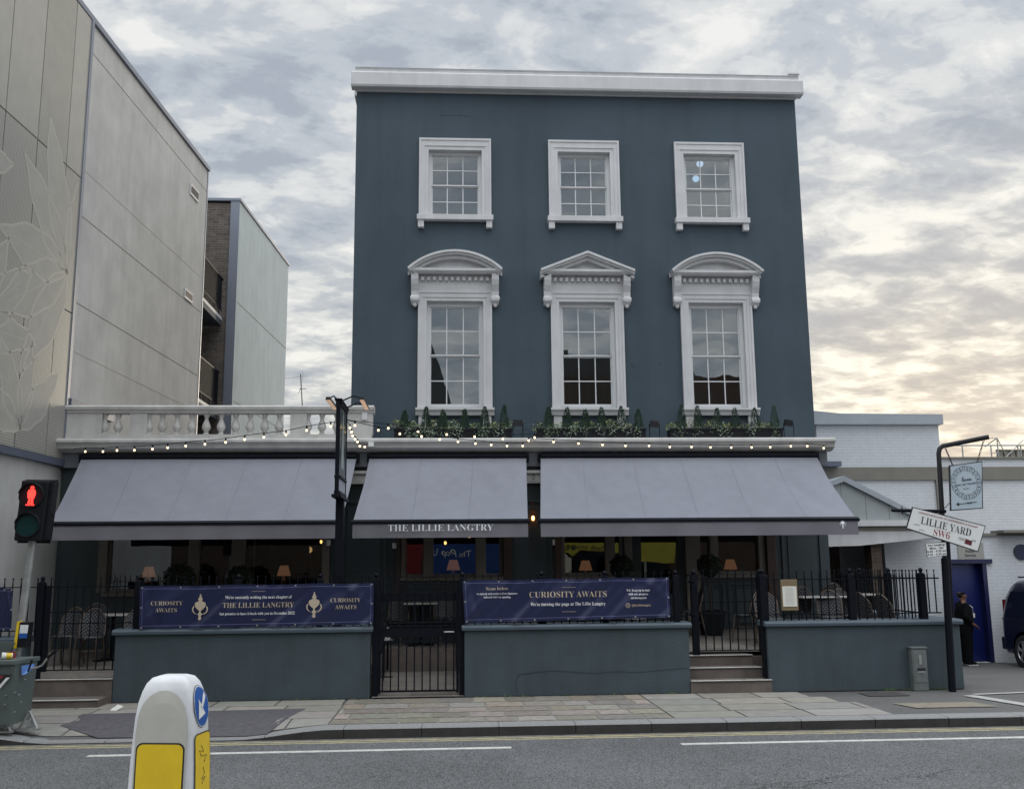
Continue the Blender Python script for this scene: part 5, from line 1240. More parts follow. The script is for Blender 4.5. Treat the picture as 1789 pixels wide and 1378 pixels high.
m = MB().prism([Q(-40, 1120, 12.7), Q(2, 1120, 12.75), Q(26, 1122, 12.8), Q(0, 1163, 12.8), Q(-40, 1163, 12.8)], (0, .03, 0)); m.build('leaning_panel', BINGREY, t, bevel=.004)
m = MB().prism([Q(3, 1165, 12.66), Q(16, 1138, 12.66), Q(26, 1138, 12.66), Q(26, 1150, 12.66)], (0, .02, 0)); m.build('red_flap', SIGNRED, t)
m = MB().path([Q(52, 1167, 12.6), Q(64, 1166, 12.6), Q(73, 1162, 12.6), Q(82, 1150, 12.6), Q(89, 1140, 12.6)], .012, 7); h_ = m.build('handle', GALV, t)
MB().path([Q(83, 1149, 12.6), Q(91, 1141, 12.6), Q(99, 1135, 12.6)], .020, 7).build('hand_grip', BLACKP, h_)
m = MB().add([Q(39, 1162, 12.55), Q(62, 1158, 12.7), Q(61, 1166, 12.7), Q(47, 1176, 12.58), Q(39, 1178, 12.55)], [(0, 1, 2, 3, 4)]); m.xf(lambda v: (v[0] + .012, v[1] - .05, v[2])); m.build('blue_sticker', mat('light_blue_sticker', (.10, .22, .55), .5), body)
MB().tube(Q(49, 1173, 12.5), Q(56, 1152, 12.5), .012, 6).build('lever', BLACKP, t)
for px_ in (5, 52):
    s = .0 if px_ == 52 else -.15; x = Q(px_, 1265, 12.75 + s)[0]; yy = 12.72 + s; m = MB()
    m.tube((x, yy, .22), (x + .10, yy, .02), .02, 6); m.tube((x, yy, .22), (x - .10, yy, .02), .02, 6); m.box(x - .13, x + .13, yy - .04, yy + .04, .0, .025); m.tube((x - .03, yy + .05, .06), (x + .03, yy + .05, .06), .055, 10)
    m.build('stand', GALV, t)
p = Vector(Q(14, 1150, 12.55)); z_ = .842
m = MB().tube((p.x - .055, 12.5, z_ + .042), (p.x + .05, 12.55, z_ + .036), .040, 14, r2=.032); t2 = m.build('paper_cup', PAPER); tag(t2, 'yellow and white paper cup lying on the grey steel cart', 'cup')
MB().tube((p.x - .01, 12.522, z_ + .039), (p.x + .04, 12.546, z_ + .0365), .0375, 14, r2=.0345).build('yellow_band', YELL, t2)

# ------------------------------------------------------------------ bollard on the island
t = thing('traffic_bollard', 'white traffic island bollard with blue keep left arrow and yellow panels', 'bollard', (-1.865, 7.04, 0))
BC = Vector((-1.865, 7.04)); BR = RAD(-9)
zprof = [(-.02, .235, .165), (.30, .232, .162), (.60, .222, .156), (.80, .212, .150), (.90, .206, .146), (1.00, .192, .138), (1.07, .172, .126), (1.12, .150, .112), (1.155, .118, .092), (1.168, .075, .06), (1.17, .02, .02)]
def bh(z):
    for (a, x0, y0_), (b, x1, y1_) in zip(zprof, zprof[1:]):
        if a <= z <= b: f_ = (z - a) / (b - a); return x0 + (x1 - x0) * f_, y0_ + (y1_ - y0_) * f_
    return zprof[-1][1:]
def bw_(u, v, z): c, s = math.cos(BR), math.sin(BR); return (BC.x + u * c - v * s, BC.y + u * s + v * c, z)
m = MB(); ring = 32; vs = []
for z, hx, hy in zprof:
    for k in range(ring):
        a = 2 * math.pi * (k + .5) / ring; e = .28
        vs.append(bw_(hx * math.copysign(abs(math.cos(a)) ** e, math.cos(a)), hy * math.copysign(abs(math.sin(a)) ** e, math.sin(a)), z))
nr = len(zprof); m.add(vs, [(i * ring + k, i * ring + (k + 1) % ring, (i + 1) * ring + (k + 1) % ring, (i + 1) * ring + k) for i in range(nr - 1) for k in range(ring)] + [tuple(range(ring))[::-1], tuple(range((nr - 1) * ring, nr * ring))])
m.build('shell', BOLW, t, smooth=True)
def face_poly(pts, side, eps, name, mt):
    """pts (u,z) outline fan laid on front (-y) or right (+x) face"""
    m = MB(); cu = sum(p[0] for p in pts) / len(pts); cz = sum(p[1] for p in pts) / len(pts); K = 6; vs = []
    for k in range(K + 1):
        for u, z in pts:
            uu, zz = cu + (u - cu) * k / K, cz + (z - cz) * k / K; hx, hy = bh(zz)
            vs.append(bw_(uu, -hy - eps, zz) if side == 'f' else bw_(hx + eps, uu, zz))
    n = len(pts); m.add(vs, [(k * n + i, k * n + (i + 1) % n, (k + 1) * n + (i + 1) % n, (k + 1) * n + i) for k in range(K) for i in range(n)]); return m.build(name, mt, t)
def rrect(u0, u1, z0, z1, r, n=5):
    p = []
    for cx, cz, a0 in ((u1 - r, z1 - r, 0), (u0 + r, z1 - r, 90), (u0 + r, z0 + r, 180), (u1 - r, z0 + r, 270)):
        for i in range(n + 1): a = RAD(a0 + 90 * i / n); p.append((cx + r * math.cos(a), cz + r * math.sin(a)))
    q = []
    for i in range(len(p)):
        a, b = p[i], p[(i + 1) % len(p)]; d = math.hypot(b[0] - a[0], b[1] - a[1]); k = max(1, int(d / .06)); q += [(a[0] + (b[0] - a[0]) * j / k, a[1] + (b[1] - a[1]) * j / k) for j in range(k)]
    return q
arch = [(.168 * math.cos(a), .88 + .20 * math.sin(a)) for a in lin(0, math.pi, 20)] + [(-.175, z) for z in lin(.82, .04, 12)] + [(u, .03) for u in lin(-.15, .15, 4)] + [(.175, z) for z in lin(.04, .82, 12)]
face_poly(arch, 'f', .003, 'recessed_panel', BOLG)
face_poly(rrect(-.165, .165, -.01, .755, .045), 'f', .005, 'panel_outline', SIGNBLK); face_poly(rrect(-.155, .155, 0, .745, .04), 'f', .0065, 'yellow_panel', YSIGN)
face_poly(rrect(-.125, .125, -.01, .80, .035), 's', .003, 'panel_outline', SIGNBLK); face_poly(rrect(-.117, .117, 0, .792, .03), 's', .0045, 'yellow_panel', YSIGN)
cz = .965; circ = lambda r: [(r * math.cos(a), cz + r * math.sin(a)) for a in lin(0, 2 * math.pi, 36)[:-1]]
face_poly([(u * .86, z) for u, z in circ(.135)], 's', .003, 'sign_edge', SIGNBLK); face_poly([(u * .86, z) for u, z in circ(.131)], 's', .0045, 'white_ring', WSIGN); face_poly([(u * .86, z) for u, z in circ(.125)], 's', .006, 'blue_disc', BLUES)
def arrow(pts):
    m = MB(); vs = []
    for u, z in pts: hx, hy = bh(z); vs.append(bw_(hx + .0085, u * .86, z))
    return vs
dirv = Vector((-.55, -.83)).normalized(); nv = Vector((-dirv.y, dirv.x)); o_ = Vector((.0, cz))
def AP(a, b): p = o_ + dirv * a + nv * b; return (p.x, p.y)
dirv = Vector((-.72, -.70)).normalized(); nv = Vector((-dirv.y, dirv.x))
m = MB(); S_ = 10
cols = [arrow([AP(-.108 + .125 * i / S_, q) for q in (.017, .006, -.006, -.017)]) for i in range(S_ + 1)]
m.add([p for c in cols for p in c], [(i * 4 + q, i * 4 + q + 1, i * 4 + q + 5, i * 4 + q + 4) for i in range(S_) for q in range(3)])
cols = [arrow([AP(.0 + .112 * i / S_, q * .07 * (1 - i / S_)) for q in (1, .5, 0, -.5, -1)]) for i in range(S_ + 1)]
m.add([p for c in cols for p in c], [(i * 5 + q, i * 5 + q + 1, i * 5 + q + 6, i * 5 + q + 5) for i in range(S_) for q in range(4)]); m.build('arrow', WSIGN, t)
m = MB(); sc = []; rr = random.Random(3)
for run in range(4):
    z = .72 - run * .15; pts = []
    for i in range(9): pts.append((rr.uniform(-.06, .06), z - i * .014 + rr.uniform(-.02, .02)))
    m.path([(lambda h: bw_(h + .006, u, z_))(bh(z_)[0]) for u, z_ in pts], .0016, 4)
m.build('scribble', SIGNBLK, t)

# ------------------------------------------------------------------ street nameplate post at the right
NY = 14.85
t = thing('sign_post', 'tall black post with bent arm at the right wall corner', 'post', (PY(1664, 1208, NY)[0], NY, 0))
b0 = Vector((PY(1664, 1208, NY)[0], NY, 0)); tp = Vector(PY(1640, 792, NY)); e1 = Vector(PY(1647, 779, NY)); e2 = Vector(PY(1728, 763, NY - .35))
pts = [b0, b0 + (tp - b0) * .5, tp, Vector(PY(1641.5, 784, NY)), e1, e1 + (e2 - e1) * .5, e2]
MB().path(pts, .036, 12).build('pole', mat('dark_grey_pole', (.018, .019, .022), .5, spec=.3), t, smooth=True)
MB().tube(b0, b0 + (tp - b0) * .55, .055, 12).build('lower_sleeve', BLACK, t, smooth=True)
ba, bb = Vector(PY(1558, 891, NY - .02)), Vector(PY(1652, 893, NY - .02)); m = MB().tube(ba, bb, .026, 8); m.tube(ba + Vector((.16, 0, -.06)), ba + Vector((.16, 0, .06)), .008, 5); m.build('cross_arm', BLACK, t)
t = thing('sign_post', 'shorter black post standing behind the wall beside the nameplate', 'post', (PY(1660, 1080, 16.2)[0], 16.2, 0))
MB().tube((PY(1668, 1180, 16.2)[0], 16.2, -.1), PY(1652, 905, 16.2), .045, 10).build('pole', BLACK, t)
# leaning nameplate
c4 = [PY(1594, 885, NY - .10), PY(1722, 918, NY - .10), PY(1709, 964, NY - .10), PY(1583, 923, NY - .10)]
def plate(c4, y, name, label, cat, mt, border=.014, thick=.02):
    V4 = [Vector((p[0], y, p[2])) for p in c4]; t = thing(name, label, cat, tuple((V4[0] + V4[2]) / 2))
    MB().prism([tuple(v) for v in V4], (0, thick, 0)).build('backing', SIGNBLK, t)
    cen = sum(V4, Vector()) / 4; ux = (V4[1] - V4[0]).normalized(); uz = ux.cross(Vector((0, 1, 0))) * -1
    if uz.z < 0: uz = -uz
    inn = []
    for v, (sx, sz) in zip(V4, ((1, -1), (-1, -1), (-1, 1), (1, 1))): inn.append(v + ux * border * sx + uz * border * sz)
    f_ = MB().prism([tuple(v + Vector((0, -.003, 0))) for v in inn], (0, .0025, 0)).build('face', mt, t)
    return t, f_, cen, ux, uz
def bil(c4, u, v): a = Vector(c4[0]).lerp(Vector(c4[1]), u); b = Vector(c4[3]).lerp(Vector(c4[2]), u); return a.lerp(b, v)
yN = NY - .10
t, f_, cen, ux, uz = plate(c4, yN, 'street_nameplate', 'tilted white street nameplate with black and red lettering on the tall post', 'sign', WSIGN)
def nt2(s, u, v, w, size, mt, st='b', off=-.004, y=yN, cc=c4, ff=None):
    p = bil(cc, u, v); p.y = y - .0045; W_ = (Vector(cc[1]) - Vector(cc[0])).length; text(s, size, mt, ff or f_, tuple(p), st, W_ * w, off=off, xdir=tuple(ux), zdir=tuple(uz))
nt2("LONDON BOROUGH OF HAMMERSMITH & FULHAM", .50, .15, .80, .040, SIGNRED, 'n', .0); nt2("LILLIE YARD", .50, .44, .68, .165, SIGNBLK, off=-.011); nt2("SW6", .47, .78, .22, .15, SIGNRED, off=-.011)
m = MB(); p = bil(c4, .84, .76); p.y = yN - .0045; m.prism([tuple(p + ux * a + uz * b) for a, b in ((-.06, -.035), (.05, -.045), (.055, .03), (-.05, .04))], (0, .001, 0)); m.build('torn_sticker', mat('maroon_sticker', (.10, .01, .02), .5), f_)
m = MB(); 
for u, v, a, b in ((.74, .70, .06, .015), (.75, .76, .05, .012), (.90, .66, .04, .02), (.12, .70, .05, .012), (.20, .86, .05, .01)): p = bil(c4, u, v); p.y = yN - .0042; m.prism([tuple(p + ux * q + uz * r) for q, r in ((-a, -b), (a, -b * .6), (a * .8, b), (-a * .7, b * .8))], (0, .001, 0))
m.build('sticker_residue', mat('grey_residue', (.42, .43, .40), .7), f_)
cc = [PY(1618, 949, yN + .0), PY(1654, 946, yN), PY(1656, 970, yN), PY(1621, 974, yN)]
t, fp, cen, ux, uz = plate(cc, yN + .02, 'no_loading_plate', 'small white no loading plate below the tilted nameplate', 'sign', WSIGN, .006, .008)
for i, s in enumerate(("No loading", "Mon - Sat", "8.00 - 9.30 am", "4.30 - 6.30 pm")): nt2(s, .5, .17 + .22 * i, (.80, .66, .92, .92)[i], .045, SIGNBLK, 'n', .008, yN + .02, cc, fp)
# hanging sign
HY = NY - .18
ch = [PY(1658.5, 813, HY), PY(1716, 805, HY), PY(1717.5, 888, HY), PY(1661, 892, HY)]
t, fh, cen, ux, uz = plate(ch, HY, 'hanging_sign', 'pale blue grey hanging sign with scroll wreath, hung on chains from the bent arm', 'sign', mat('pale_blue_grey_sign', (.42, .50, .56), .5), .014, .03)
CHN = mat('rusty_chain', (.06, .045, .04), .7)
for (a, b) in ((PY(1651, 781, HY), PY(1665, 814, HY)), (PY(1719, 768, HY), PY(1707, 808, HY))):
    a, b = Vector(a), Vector(b); n = 9; m = MB()
    for i in range(n):
        c = a + (b - a) * (i + .5) / n; d = (b - a).normalized(); s = Vector((0, 1, 0)) if i % 2 else d.cross(Vector((0, 1, 0)))
        m.path([tuple(c + d * .026 * math.cos(q) + s * .011 * math.sin(q)) for q in lin(0, 5.5, 8)], .005, 4, closed=True)
    m.build('chain', CHN, t)
MB().tube(PY(1650, 888, HY), PY(1661, 876, HY), .006, 5).build('tie', CHN, t)
m = MB(); p0 = bil(ch, .5, .42); p0.y = HY - .0055; W_ = (Vector(ch[1]) - Vector(ch[0])).length; H_ = (Vector(ch[3]) - Vector(ch[0])).length
for i in range(22):
    a = 2 * math.pi * i / 22; rx, rz = W_ * .37, H_ * .305; c = p0 + ux * rx * math.cos(a) + uz * rz * math.sin(a); s = 1 if i % 2 else -1
    pts = [c + ux * (.010 + .0062 * q) * math.cos(s * q * 1.1 + a) * 1.0 + uz * (.010 + .0062 * q) * math.sin(s * q * 1.1 + a) for q in lin(0, 7, 18)]
    m.path([tuple(v) for v in pts], .0022, 4)
m.build('scroll_wreath', SIGNBLK, fh)
c4h = ch
def ht(s, v, w, size, st, off=-.002): p = bil(ch, .5, v); p.y = HY - .0055; text(s, size, mat('sign_ink', (.03, .03, .07), .6), fh, tuple(p), st, W_ * w, off=off, xdir=tuple(ux), zdir=tuple(uz))
ht("Tanous", .34, .30, .10, 's', .006); ht("FINE ART FRAMES", .455, .66, .042, 'b', -.014); ht("Est 1911", .55, .16, .026, 'n')
m = MB(); a, b = bil(ch, .24, .87), bil(ch, .80, .85)
for v in (a, b): v.y = HY - .005
m.tube(a, b, .005, 5); m.prism([tuple(a + ux * q + uz * r) for q, r in ((-.035, 0), (.0, .03), (.02, 0), (.0, -.03))], (0, .002, 0)); m.tube(a + (b - a) * .45, a + (b - a) * .75, .009, 6); m.build('arrow', SIGNBLK, fh)

# feeder pillar
x0, x1 = PY(1595, 1170, 14.97)[0], PY(1621, 1170, 14.97)[0]
t = thing('feeder_pillar', 'weathered grey electrical cabinet against the right hand wall', 'cabinet', ((x0 + x1) / 2, 14.9, 0))
MB().box(x0, x1, 14.97, 15.09, 0, .61).build('cabinet_body', CABG, t, bevel=.008); m = MB().box(x0 - .012, x1 + .012, 14.955, 15.095, .61, .635); m.build('lid', CABG, t, bevel=.006)
MB().box(x0 + .02, x1 - .02, 14.962, 14.97, .12, .58).build('door', CABG, t, bevel=.003)
xm = (x0 + x1) / 2; MB().box(xm - .018, xm + .022, 14.952, 14.962, .38, .52).box(xm - .006, xm + .012, 14.946, 14.952, .40, .46).build('latch', GALV, t); MB().box(xm - .05, xm + .075, 14.957, 14.962, .28, .33).build('label_plate', SIGNBLK, t); MB().box(xm - .045, xm + .07, 14.955, 14.9575, .272, .279).build('plate_edge', WSIGN, t)

# menu board on the railing
t = thing('menu_board', 'brass framed menu board hung on the right hand railing', 'menu board', (5.09, 15.1, 1.2))
x0, x1 = PY(1365, 1040, 15.12)[0], PY(1394, 1040, 15.12)[0]; z1_, z0_ = PY(1380, 1012, 15.12)[2], PY(1380, 1066, 15.12)[2]
MB().box(x0, x1, 15.12, 15.16, z0_, z1_).build('frame', MENUF, t, bevel=.004); pp = MB().box(x0 + .02, x1 - .02, 15.112, 15.12, z0_ + .06, z1_ - .10).build('menu_sheet', PAPER, t)
m = MB(); z = z1_ - .13
while z > z0_ + .09: m.box(x0 + .05 + U(0, .02), x1 - .05 - U(0, .03), 15.1105, 15.112, z, z + .004); z -= .018
m.build('menu_lines', mat('faint_print', (.35, .35, .32), .7), pp)

# ------------------------------------------------------------------ terrace furniture
def make_chair(label):
    t = thing('bistro_chair', label, 'chair', (0, 0, 0), 'black and white woven bistro chairs')
    m = MB(); n = 14; rows_ = 7; vs = []
    def bp_(u, v):   # back surface: u across, v up
        w = .195 * (1 - .0 * v); a = u * 1.0; x = w * a; top = .88 - .16 * a * a; z = .47 + (top - .47) * v; y = .19 + .07 * v - .07 * (a * a) ; return (x, y, z)
    g_ = [(bp_(-1 + 2 * i / n, j / rows_)) for i in range(n + 1) for j in range(rows_ + 1)]; k = len(g_); g_ += [(x, y + .012, z) for x, y, z in g_]; q = rows_ + 1
    fs = [(i * q + j, (i + 1) * q + j, (i + 1) * q + j + 1, i * q + j + 1) for i in range(n) for j in range(rows_)]; fs += [tuple(k + c for c in f[::-1]) for f in fs]
    m.add(g_, fs); m.build('woven_back', WEAVE, t, smooth=True)
    m = MB().path([bp_(-1, 0)] + [bp_(-1 + 2 * i / 16, 1) for i in range(17)] + [bp_(1, 0)], .014, 7); m.build('back_frame', RATTAN, t, smooth=True)
    m = MB().lathe([(.05, .435), (.205, .435), (.215, .45), (.205, .465), (.05, .468)], 0, 0, 22); m.build('woven_seat', WEAVE, t, smooth=True)
    for sx in (-1, 1):
        MB().path([(sx * .15, -.14, .44), (sx * .18, -.19, 0)], .013, 6).build('leg', RATTAN, t); MB().path([(sx * .205, .13, .50), (sx * .17, .15, .42), (sx * .20, .23, 0)], .013, 6).build('leg', RATTAN, t)
    m = MB().path([(.17 * math.cos(a), .01 + .17 * math.sin(a), .25) for a in lin(0, 6, 14)], .008, 5, closed=True); m.build('stretcher', RATTAN, t)
    return t
spots = [(-6.10, 16.6, 170, 'left most chair behind the left gate, half turned'), (-5.68, 16.4, 183, 'middle chair of three behind the left gate'), (-5.05, 16.5, 176, 'chair behind the left gate nearest the wall corner'),
         (-6.0, 17.6, 20, 'back row chair near the left building corner'), (-4.3, 16.3, 180, 'chair hidden mostly by the left end of the emblem banner'), (-3.15, 16.3, 170, 'chair below the word writing on the emblem banner'), (-2.45, 16.4, 190, 'chair showing under the emblem banner centre'), (-1.55, 16.3, 185, 'chair under the right corner of the emblem banner'),
         (-1.0, 18.1, 160, 'dark chair seen through the middle gate at left'), (-.1, 18.2, 200, 'dark chair seen through the middle gate at right'),
         (3.0, 16.6, 180, 'chair under the right end of the second banner'), (1.2, 16.5, 170, 'chair hidden behind the middle of the second banner'),
         (4.95, 17.0, 60, 'chair just right of the right hand gate post'), (5.20, 16.4, 185, 'chair left of the menu board'), (5.95, 17.3, 5, 'chair right behind the menu board'), (6.25, 16.5, 165, 'nearest round backed chair right of the menu board'),
         (6.75, 17.9, 0, 'back row chair beyond the tables on the right terrace'), (6.65, 16.7, 200, 'chair between the two right hand tables'), (6.80, 16.15, 285, 'side on chair near the right wall corner'), (7.02, 15.85, 285, 'side on chair closest to the right railing corner'), (4.15, 17.6, 90, 'chair seen through the right hand gate')]
ch0 = make_chair('woven bistro chair, ' + spots[0][3])
for i, (x, y, a, lb_) in enumerate(spots):
    o = ch0 if i == 0 else copy_tree(ch0); z = tzl(y) if x < -1.17 else (.52 if x < .17 else tzr(y))
    o.location = (x, y, z); o.rotation_euler = (0, 0, RAD(a + 180)); o['label'] = 'woven bistro chair, ' + lb_
def table(x, y, w, label):
    z = tzl(y) if x < -1.17 else (.52 if x < .17 else tzr(y))
    t = thing('cafe_table', label, 'table', (x, y, z), 'cafe tables on the terrace')
    MB().box(x - w, x + w, y - .33, y + .33, z + .715, z + .745).build('table_top', TABLET, t, bevel=.01); m = MB().tube((x, y, z + .03), (x, y, z + .715), .03, 8); m.build('column', BLACK, t)
    m = MB()
    for a in (45, 135, 225, 315): m.box(0, .3, -.02, .02, 0, .03); i0 = len(m.v) - 8; m.xf(lambda v, a=a: (x + v[0] * math.cos(RAD(a)) - v[1] * math.sin(RAD(a)), y + v[0] * math.sin(RAD(a)) + v[1] * math.cos(RAD(a)), z + v[2]), i0)
    m.build('base', BLACK, t)
table(-5.55, 17.1, .33, 'table behind the left gate'); table(-2.8, 17.1, .5, 'table behind the banner with two emblems'); table(2.2, 17.2, .45, 'table behind the second banner'); table(6.35, 17.0, .50, 'pale topped table right of the menu board'); table(7.05, 17.3, .0 + .3, 'pale topped table nearest the side railing')
table(-.55, 18.2, .3, 'small table seen through the middle gate')
# clipped bay trees
def topiary(x, y, zc, r, label, square=True):
    z = tzl(y) if x < -1.17 else tzr(y); t = thing('topiary_tree', label, 'potted tree', (x, y, z), 'clipped ball trees in pots')
    m = MB(); s0, s1, h = .155, .215, .42
    m.add([(x - s0, y - s0, z), (x + s0, y - s0, z), (x + s0, y + s0, z), (x - s0, y + s0, z), (x - s1, y - s1, z + h), (x + s1, y - s1, z + h), (x + s1, y + s1, z + h), (x - s1, y + s1, z + h)], [(0, 3, 2, 1), (4, 5, 6, 7), (0, 1, 5, 4), (1, 2, 6, 5), (2, 3, 7, 6), (3, 0, 4, 7)]); m.box(x - s1 - .012, x + s1 + .012, y - s1 - .012, y + s1 + .012, z + h - .04, z + h)
    m.build('pot', BLACKP, t, bevel=.006); MB().tube((x, y, z + h - .02), (x, y, zc), .018, 7).build('trunk', BARK, t)
    m = MB(); 
    for _ in range(1500):
        d = Vector((random.gauss(0, 1), random.gauss(0, 1), random.gauss(0, 1))).normalized(); p = Vector((x, y, zc)) + d * r * (U(.72, 1.04) + .05 * math.sin(d.x * 9) * math.cos(d.z * 7)); a = Vector((U(-1, 1), U(-1, 1), U(-1, 1))).normalized(); b = a.orthogonal().normalized() * .014
        m.add([p - a * .024, p + b, p + a * .024, p - b], [(0, 1, 2, 3)])
    m.build('crown', TOPI, t)
topiary(4.60, 17.9, 1.86, .21, 'clipped ball tree in a square black pot seen through the right gate'); topiary(3.02, 17.9, 1.86, .21, 'clipped ball tree left of the pub door above the second banner')
topiary(-4.72, 17.9, 1.72, .27, 'clipped ball tree right of the leftmost table lamp'); topiary(-3.68, 17.9, 1.72, .22, 'clipped ball tree above the left banner, before the arched doorway')

# lamps in the windows
for k, (px_, sy) in enumerate(((260, 1005), (496, 1003), (792, 993), (1023, 994), (1276, 992))):
    yy = 18.72 if k else 18.72; p = PY(px_, sy, yy); z0 = 1.44 if k < 2 else 1.60; yy2 = 19.15
    p = PY(px_, sy - 6, yy2); zc = p[2]
    t = thing('table_lamp', 'lit lamp with pleated orange shade ' + ('in the leftmost window', 'left of the pub sign post', 'in the window with the blue reflection', 'in the window reflecting a yellow fascia', 'in the window right of the door')[k], 'lamp', (p[0], yy2, 1.56), 'lit table lamps in the windows')
    ls = MB().lathe([(.13, zc - .09), (.075, zc + .10)], p[0], yy2, 48); ls.v = [((v[0] - p[0]) * (.94 if i % 2 else 1.0) + p[0], (v[1] - yy2) * (.94 if i % 2 else 1.0) + yy2, v[2]) for i, v in enumerate(ls.v)]; ls.build('lamp_shade', SHADE, t); MB().lathe([(.06, 1.561), (.045, 1.60), (.06, max(1.63, zc - .19)), (.02, zc - .12), (.012, zc - .05)], p[0], yy2, 14).build('lamp_base', LAMPBASE, t, smooth=True)
    for yo in (0,): MB().ball((p[0], yy2, zc), .025, 6).build('bulb', FILA, t)
for k, (px_, py_) in enumerate(((778, 948), (820, 936), (561, 946))):
    p = PY(px_, py_, 20.2); t = thing('pendant_lamp', ('small bare bulb pendant left of its twin behind the middle window', 'higher small bare bulb pendant behind the middle window', 'small bare bulb pendant behind the right end of the left window')[k], 'lamp', (p[0], 20.2, 3.6), 'bare bulb pendants inside')
    MB().tube((p[0], 20.2, p[2] + .05), (p[0], 20.2, 3.6), .005, 5).build('flex', BLACK, t); MB().ball(p, .024, 8, sz=1.5).build('bulb', FILA, t); MB().tube((p[0], 20.2, p[2] + .03), (p[0], 20.2, p[2] + .09), .018, 8).build('holder', BLACK, t)
p = PY(540, 960, 23.5); t = thing('pendant_lamp', 'round paper globe pendant before the bright rear window', 'lamp', (p[0], 23.5, 3.6)); MB().tube((p[0], 23.5, p[2]), (p[0], 23.5, 3.6), .005, 5).build('flex', BLACK, t); MB().ball(p, .075, 12).build('globe', mat('paper_globe', (.9, .7, .5), .7, emit=(1, .55, .25), estr=.9), t)
p = PY(931, 905, 18.3); t = thing('wall_lantern', 'lit copper wall lantern in the gap between the middle and right awnings', 'lamp', (p[0], 18.4, p[2]))
m = MB().box(p[0] - .07, p[0] + .07, 18.2, 18.34, p[2] + .10, p[2] + .13); m.box(p[0] - .06, p[0] + .06, 18.21, 18.33, p[2] - .13, p[2] - .10)
for a in (-.055, .05):
    for b in (18.215, 18.32): m.box(p[0] + a, p[0] + a + .006, b, b + .006, p[2] - .1, p[2] + .1)
m.path([(p[0], 18.48, p[2] + .25), (p[0], 18.36, p[2] + .30), (p[0], 18.27, p[2] + .24), (p[0], 18.27, p[2] + .13)], .01, 6); m.build('lantern_frame', mat('copper', (.20, .07, .03), .4, metal=.5), t); MB().ball((p[0], 18.27, p[2]), .028, 8, sz=1.6).build('bulb', FILA, t)
p = PY(931, 832, 18.5); t = thing('wall_hook', 'curled dark hook on the pale capital between the middle and right awnings', 'hook', (p[0], 18.45, p[2])); MB().path([(p[0], 18.44, p[2] + .06)] + [(p[0] + .03 * math.sin(a), 18.42, p[2] - .02 + .035 * math.cos(a)) for a in lin(0, 5, 10)], .006, 5).build('hook', BLACK, t)
for k, (px_, py_) in enumerate(((1223, 286), (1216, 312))):
    p = PY(px_, py_, 20.6 + k * .0); t = thing('ceiling_spot', ('upper', 'lower')[k] + ' of two pale lit ceiling spots behind the top right window', 'lamp', p, 'ceiling spots behind the top right window'); MB().tube((p[0], 20.6, p[2]), (p[0], 20.63, p[2]), .075, 16).build('lit_disc', mat('cool_lit_disc', (.6, .8, 1), .5, emit=(.45, .62, .85), estr=.9), t)

# ------------------------------------------------------------------ person in the yard
def skin_mesh(name, joints, edges, root, mt, parent, sub=2):
    me = bpy.data.meshes.new(name); me.from_pydata([j[:3] for j in joints], edges, []); o = bpy.data.objects.new(name, me); COL.objects.link(o)
    md = o.modifiers.new('s', 'SKIN'); md.use_smooth_shade = True
    lay = me.skin_vertices[0].data if me.skin_vertices else None
    if lay is None:
        import bmesh
        bm = bmesh.new(); bm.from_mesh(me); bm.verts.layers.skin.verify(); bm.to_mesh(me); bm.free(); lay = me.skin_vertices[0].data
    for i, j in enumerate(joints):
        r = j[3]; lay[i].radius = (r, r) if not isinstance(r, tuple) else r; lay[i].use_root = (i == root)
    sb_ = o.modifiers.new('u', 'SUBSURF'); sb_.levels = sub; sb_.render_levels = sub
    dg = bpy.context.evaluated_depsgraph_get(); nm = bpy.data.meshes.new_from_object(o.evaluated_get(dg)); bpy.data.objects.remove(o)
    nm.name = name; nm.materials.clear(); nm.materials.append(mt); off = Vector(parent.location) if parent else Vector()
    for v in nm.vertices: v.co -= off
    r = bpy.data.objects.new(name, nm); COL.objects.link(r); r.parent = parent
    nm.polygons.foreach_set('use_smooth', [True] * len(nm.polygons)); return r
PYy = 21.0; pb_ = PY(1690, 1155, PYy); gx, gz = pb_[0], -.25
t = thing('person', 'person in black clothes with white soled shoes and lanyard standing sideways at the blue doorway', 'person', (gx, PYy, gz))
Hh = PY(1690, 1032, PYy)[2] - gz; K = Hh / 1.62
def J(x, y, z, r): return (gx + x * K, PYy + y * K, gz + z * K, r * K)
# faces +x (towards the van), three quarter to the camera
body = [J(0, 0, .86, .13), J(0, 0, 1.02, .12), J(.0, 0, 1.20, .125), J(-.01, 0, 1.33, .08), J(.0, 0, 1.41, .05), J(.015, 0, 1.50, .085), J(.02, 0, 1.56, .075),
        J(.0, -.16, 1.31, .055), J(-.07, -.22, 1.06, .042), J(.10, -.22, .90, .030), J(.0, .16, 1.31, .055), J(-.03, .22, 1.06, .042), J(.16, .20, .92, .030),
        J(.0, -.09, .80, .09), J(.01, -.10, .46, .058), J(-.02, -.10, .09, .038), J(.10, -.11, .035, .034), J(.0, .09, .80, .09), J(.02, .10, .46, .058), J(.0, .10, .09, .038), J(.12, .11, .035, .034)]
ed = [(0, 1), (1, 2), (2, 3), (3, 4), (4, 5), (5, 6), (3, 7), (7, 8), (8, 9), (3, 10), (10, 11), (11, 12), (0, 13), (13, 14), (14, 15), (15, 16), (0, 17), (17, 18), (18, 19), (19, 20)]
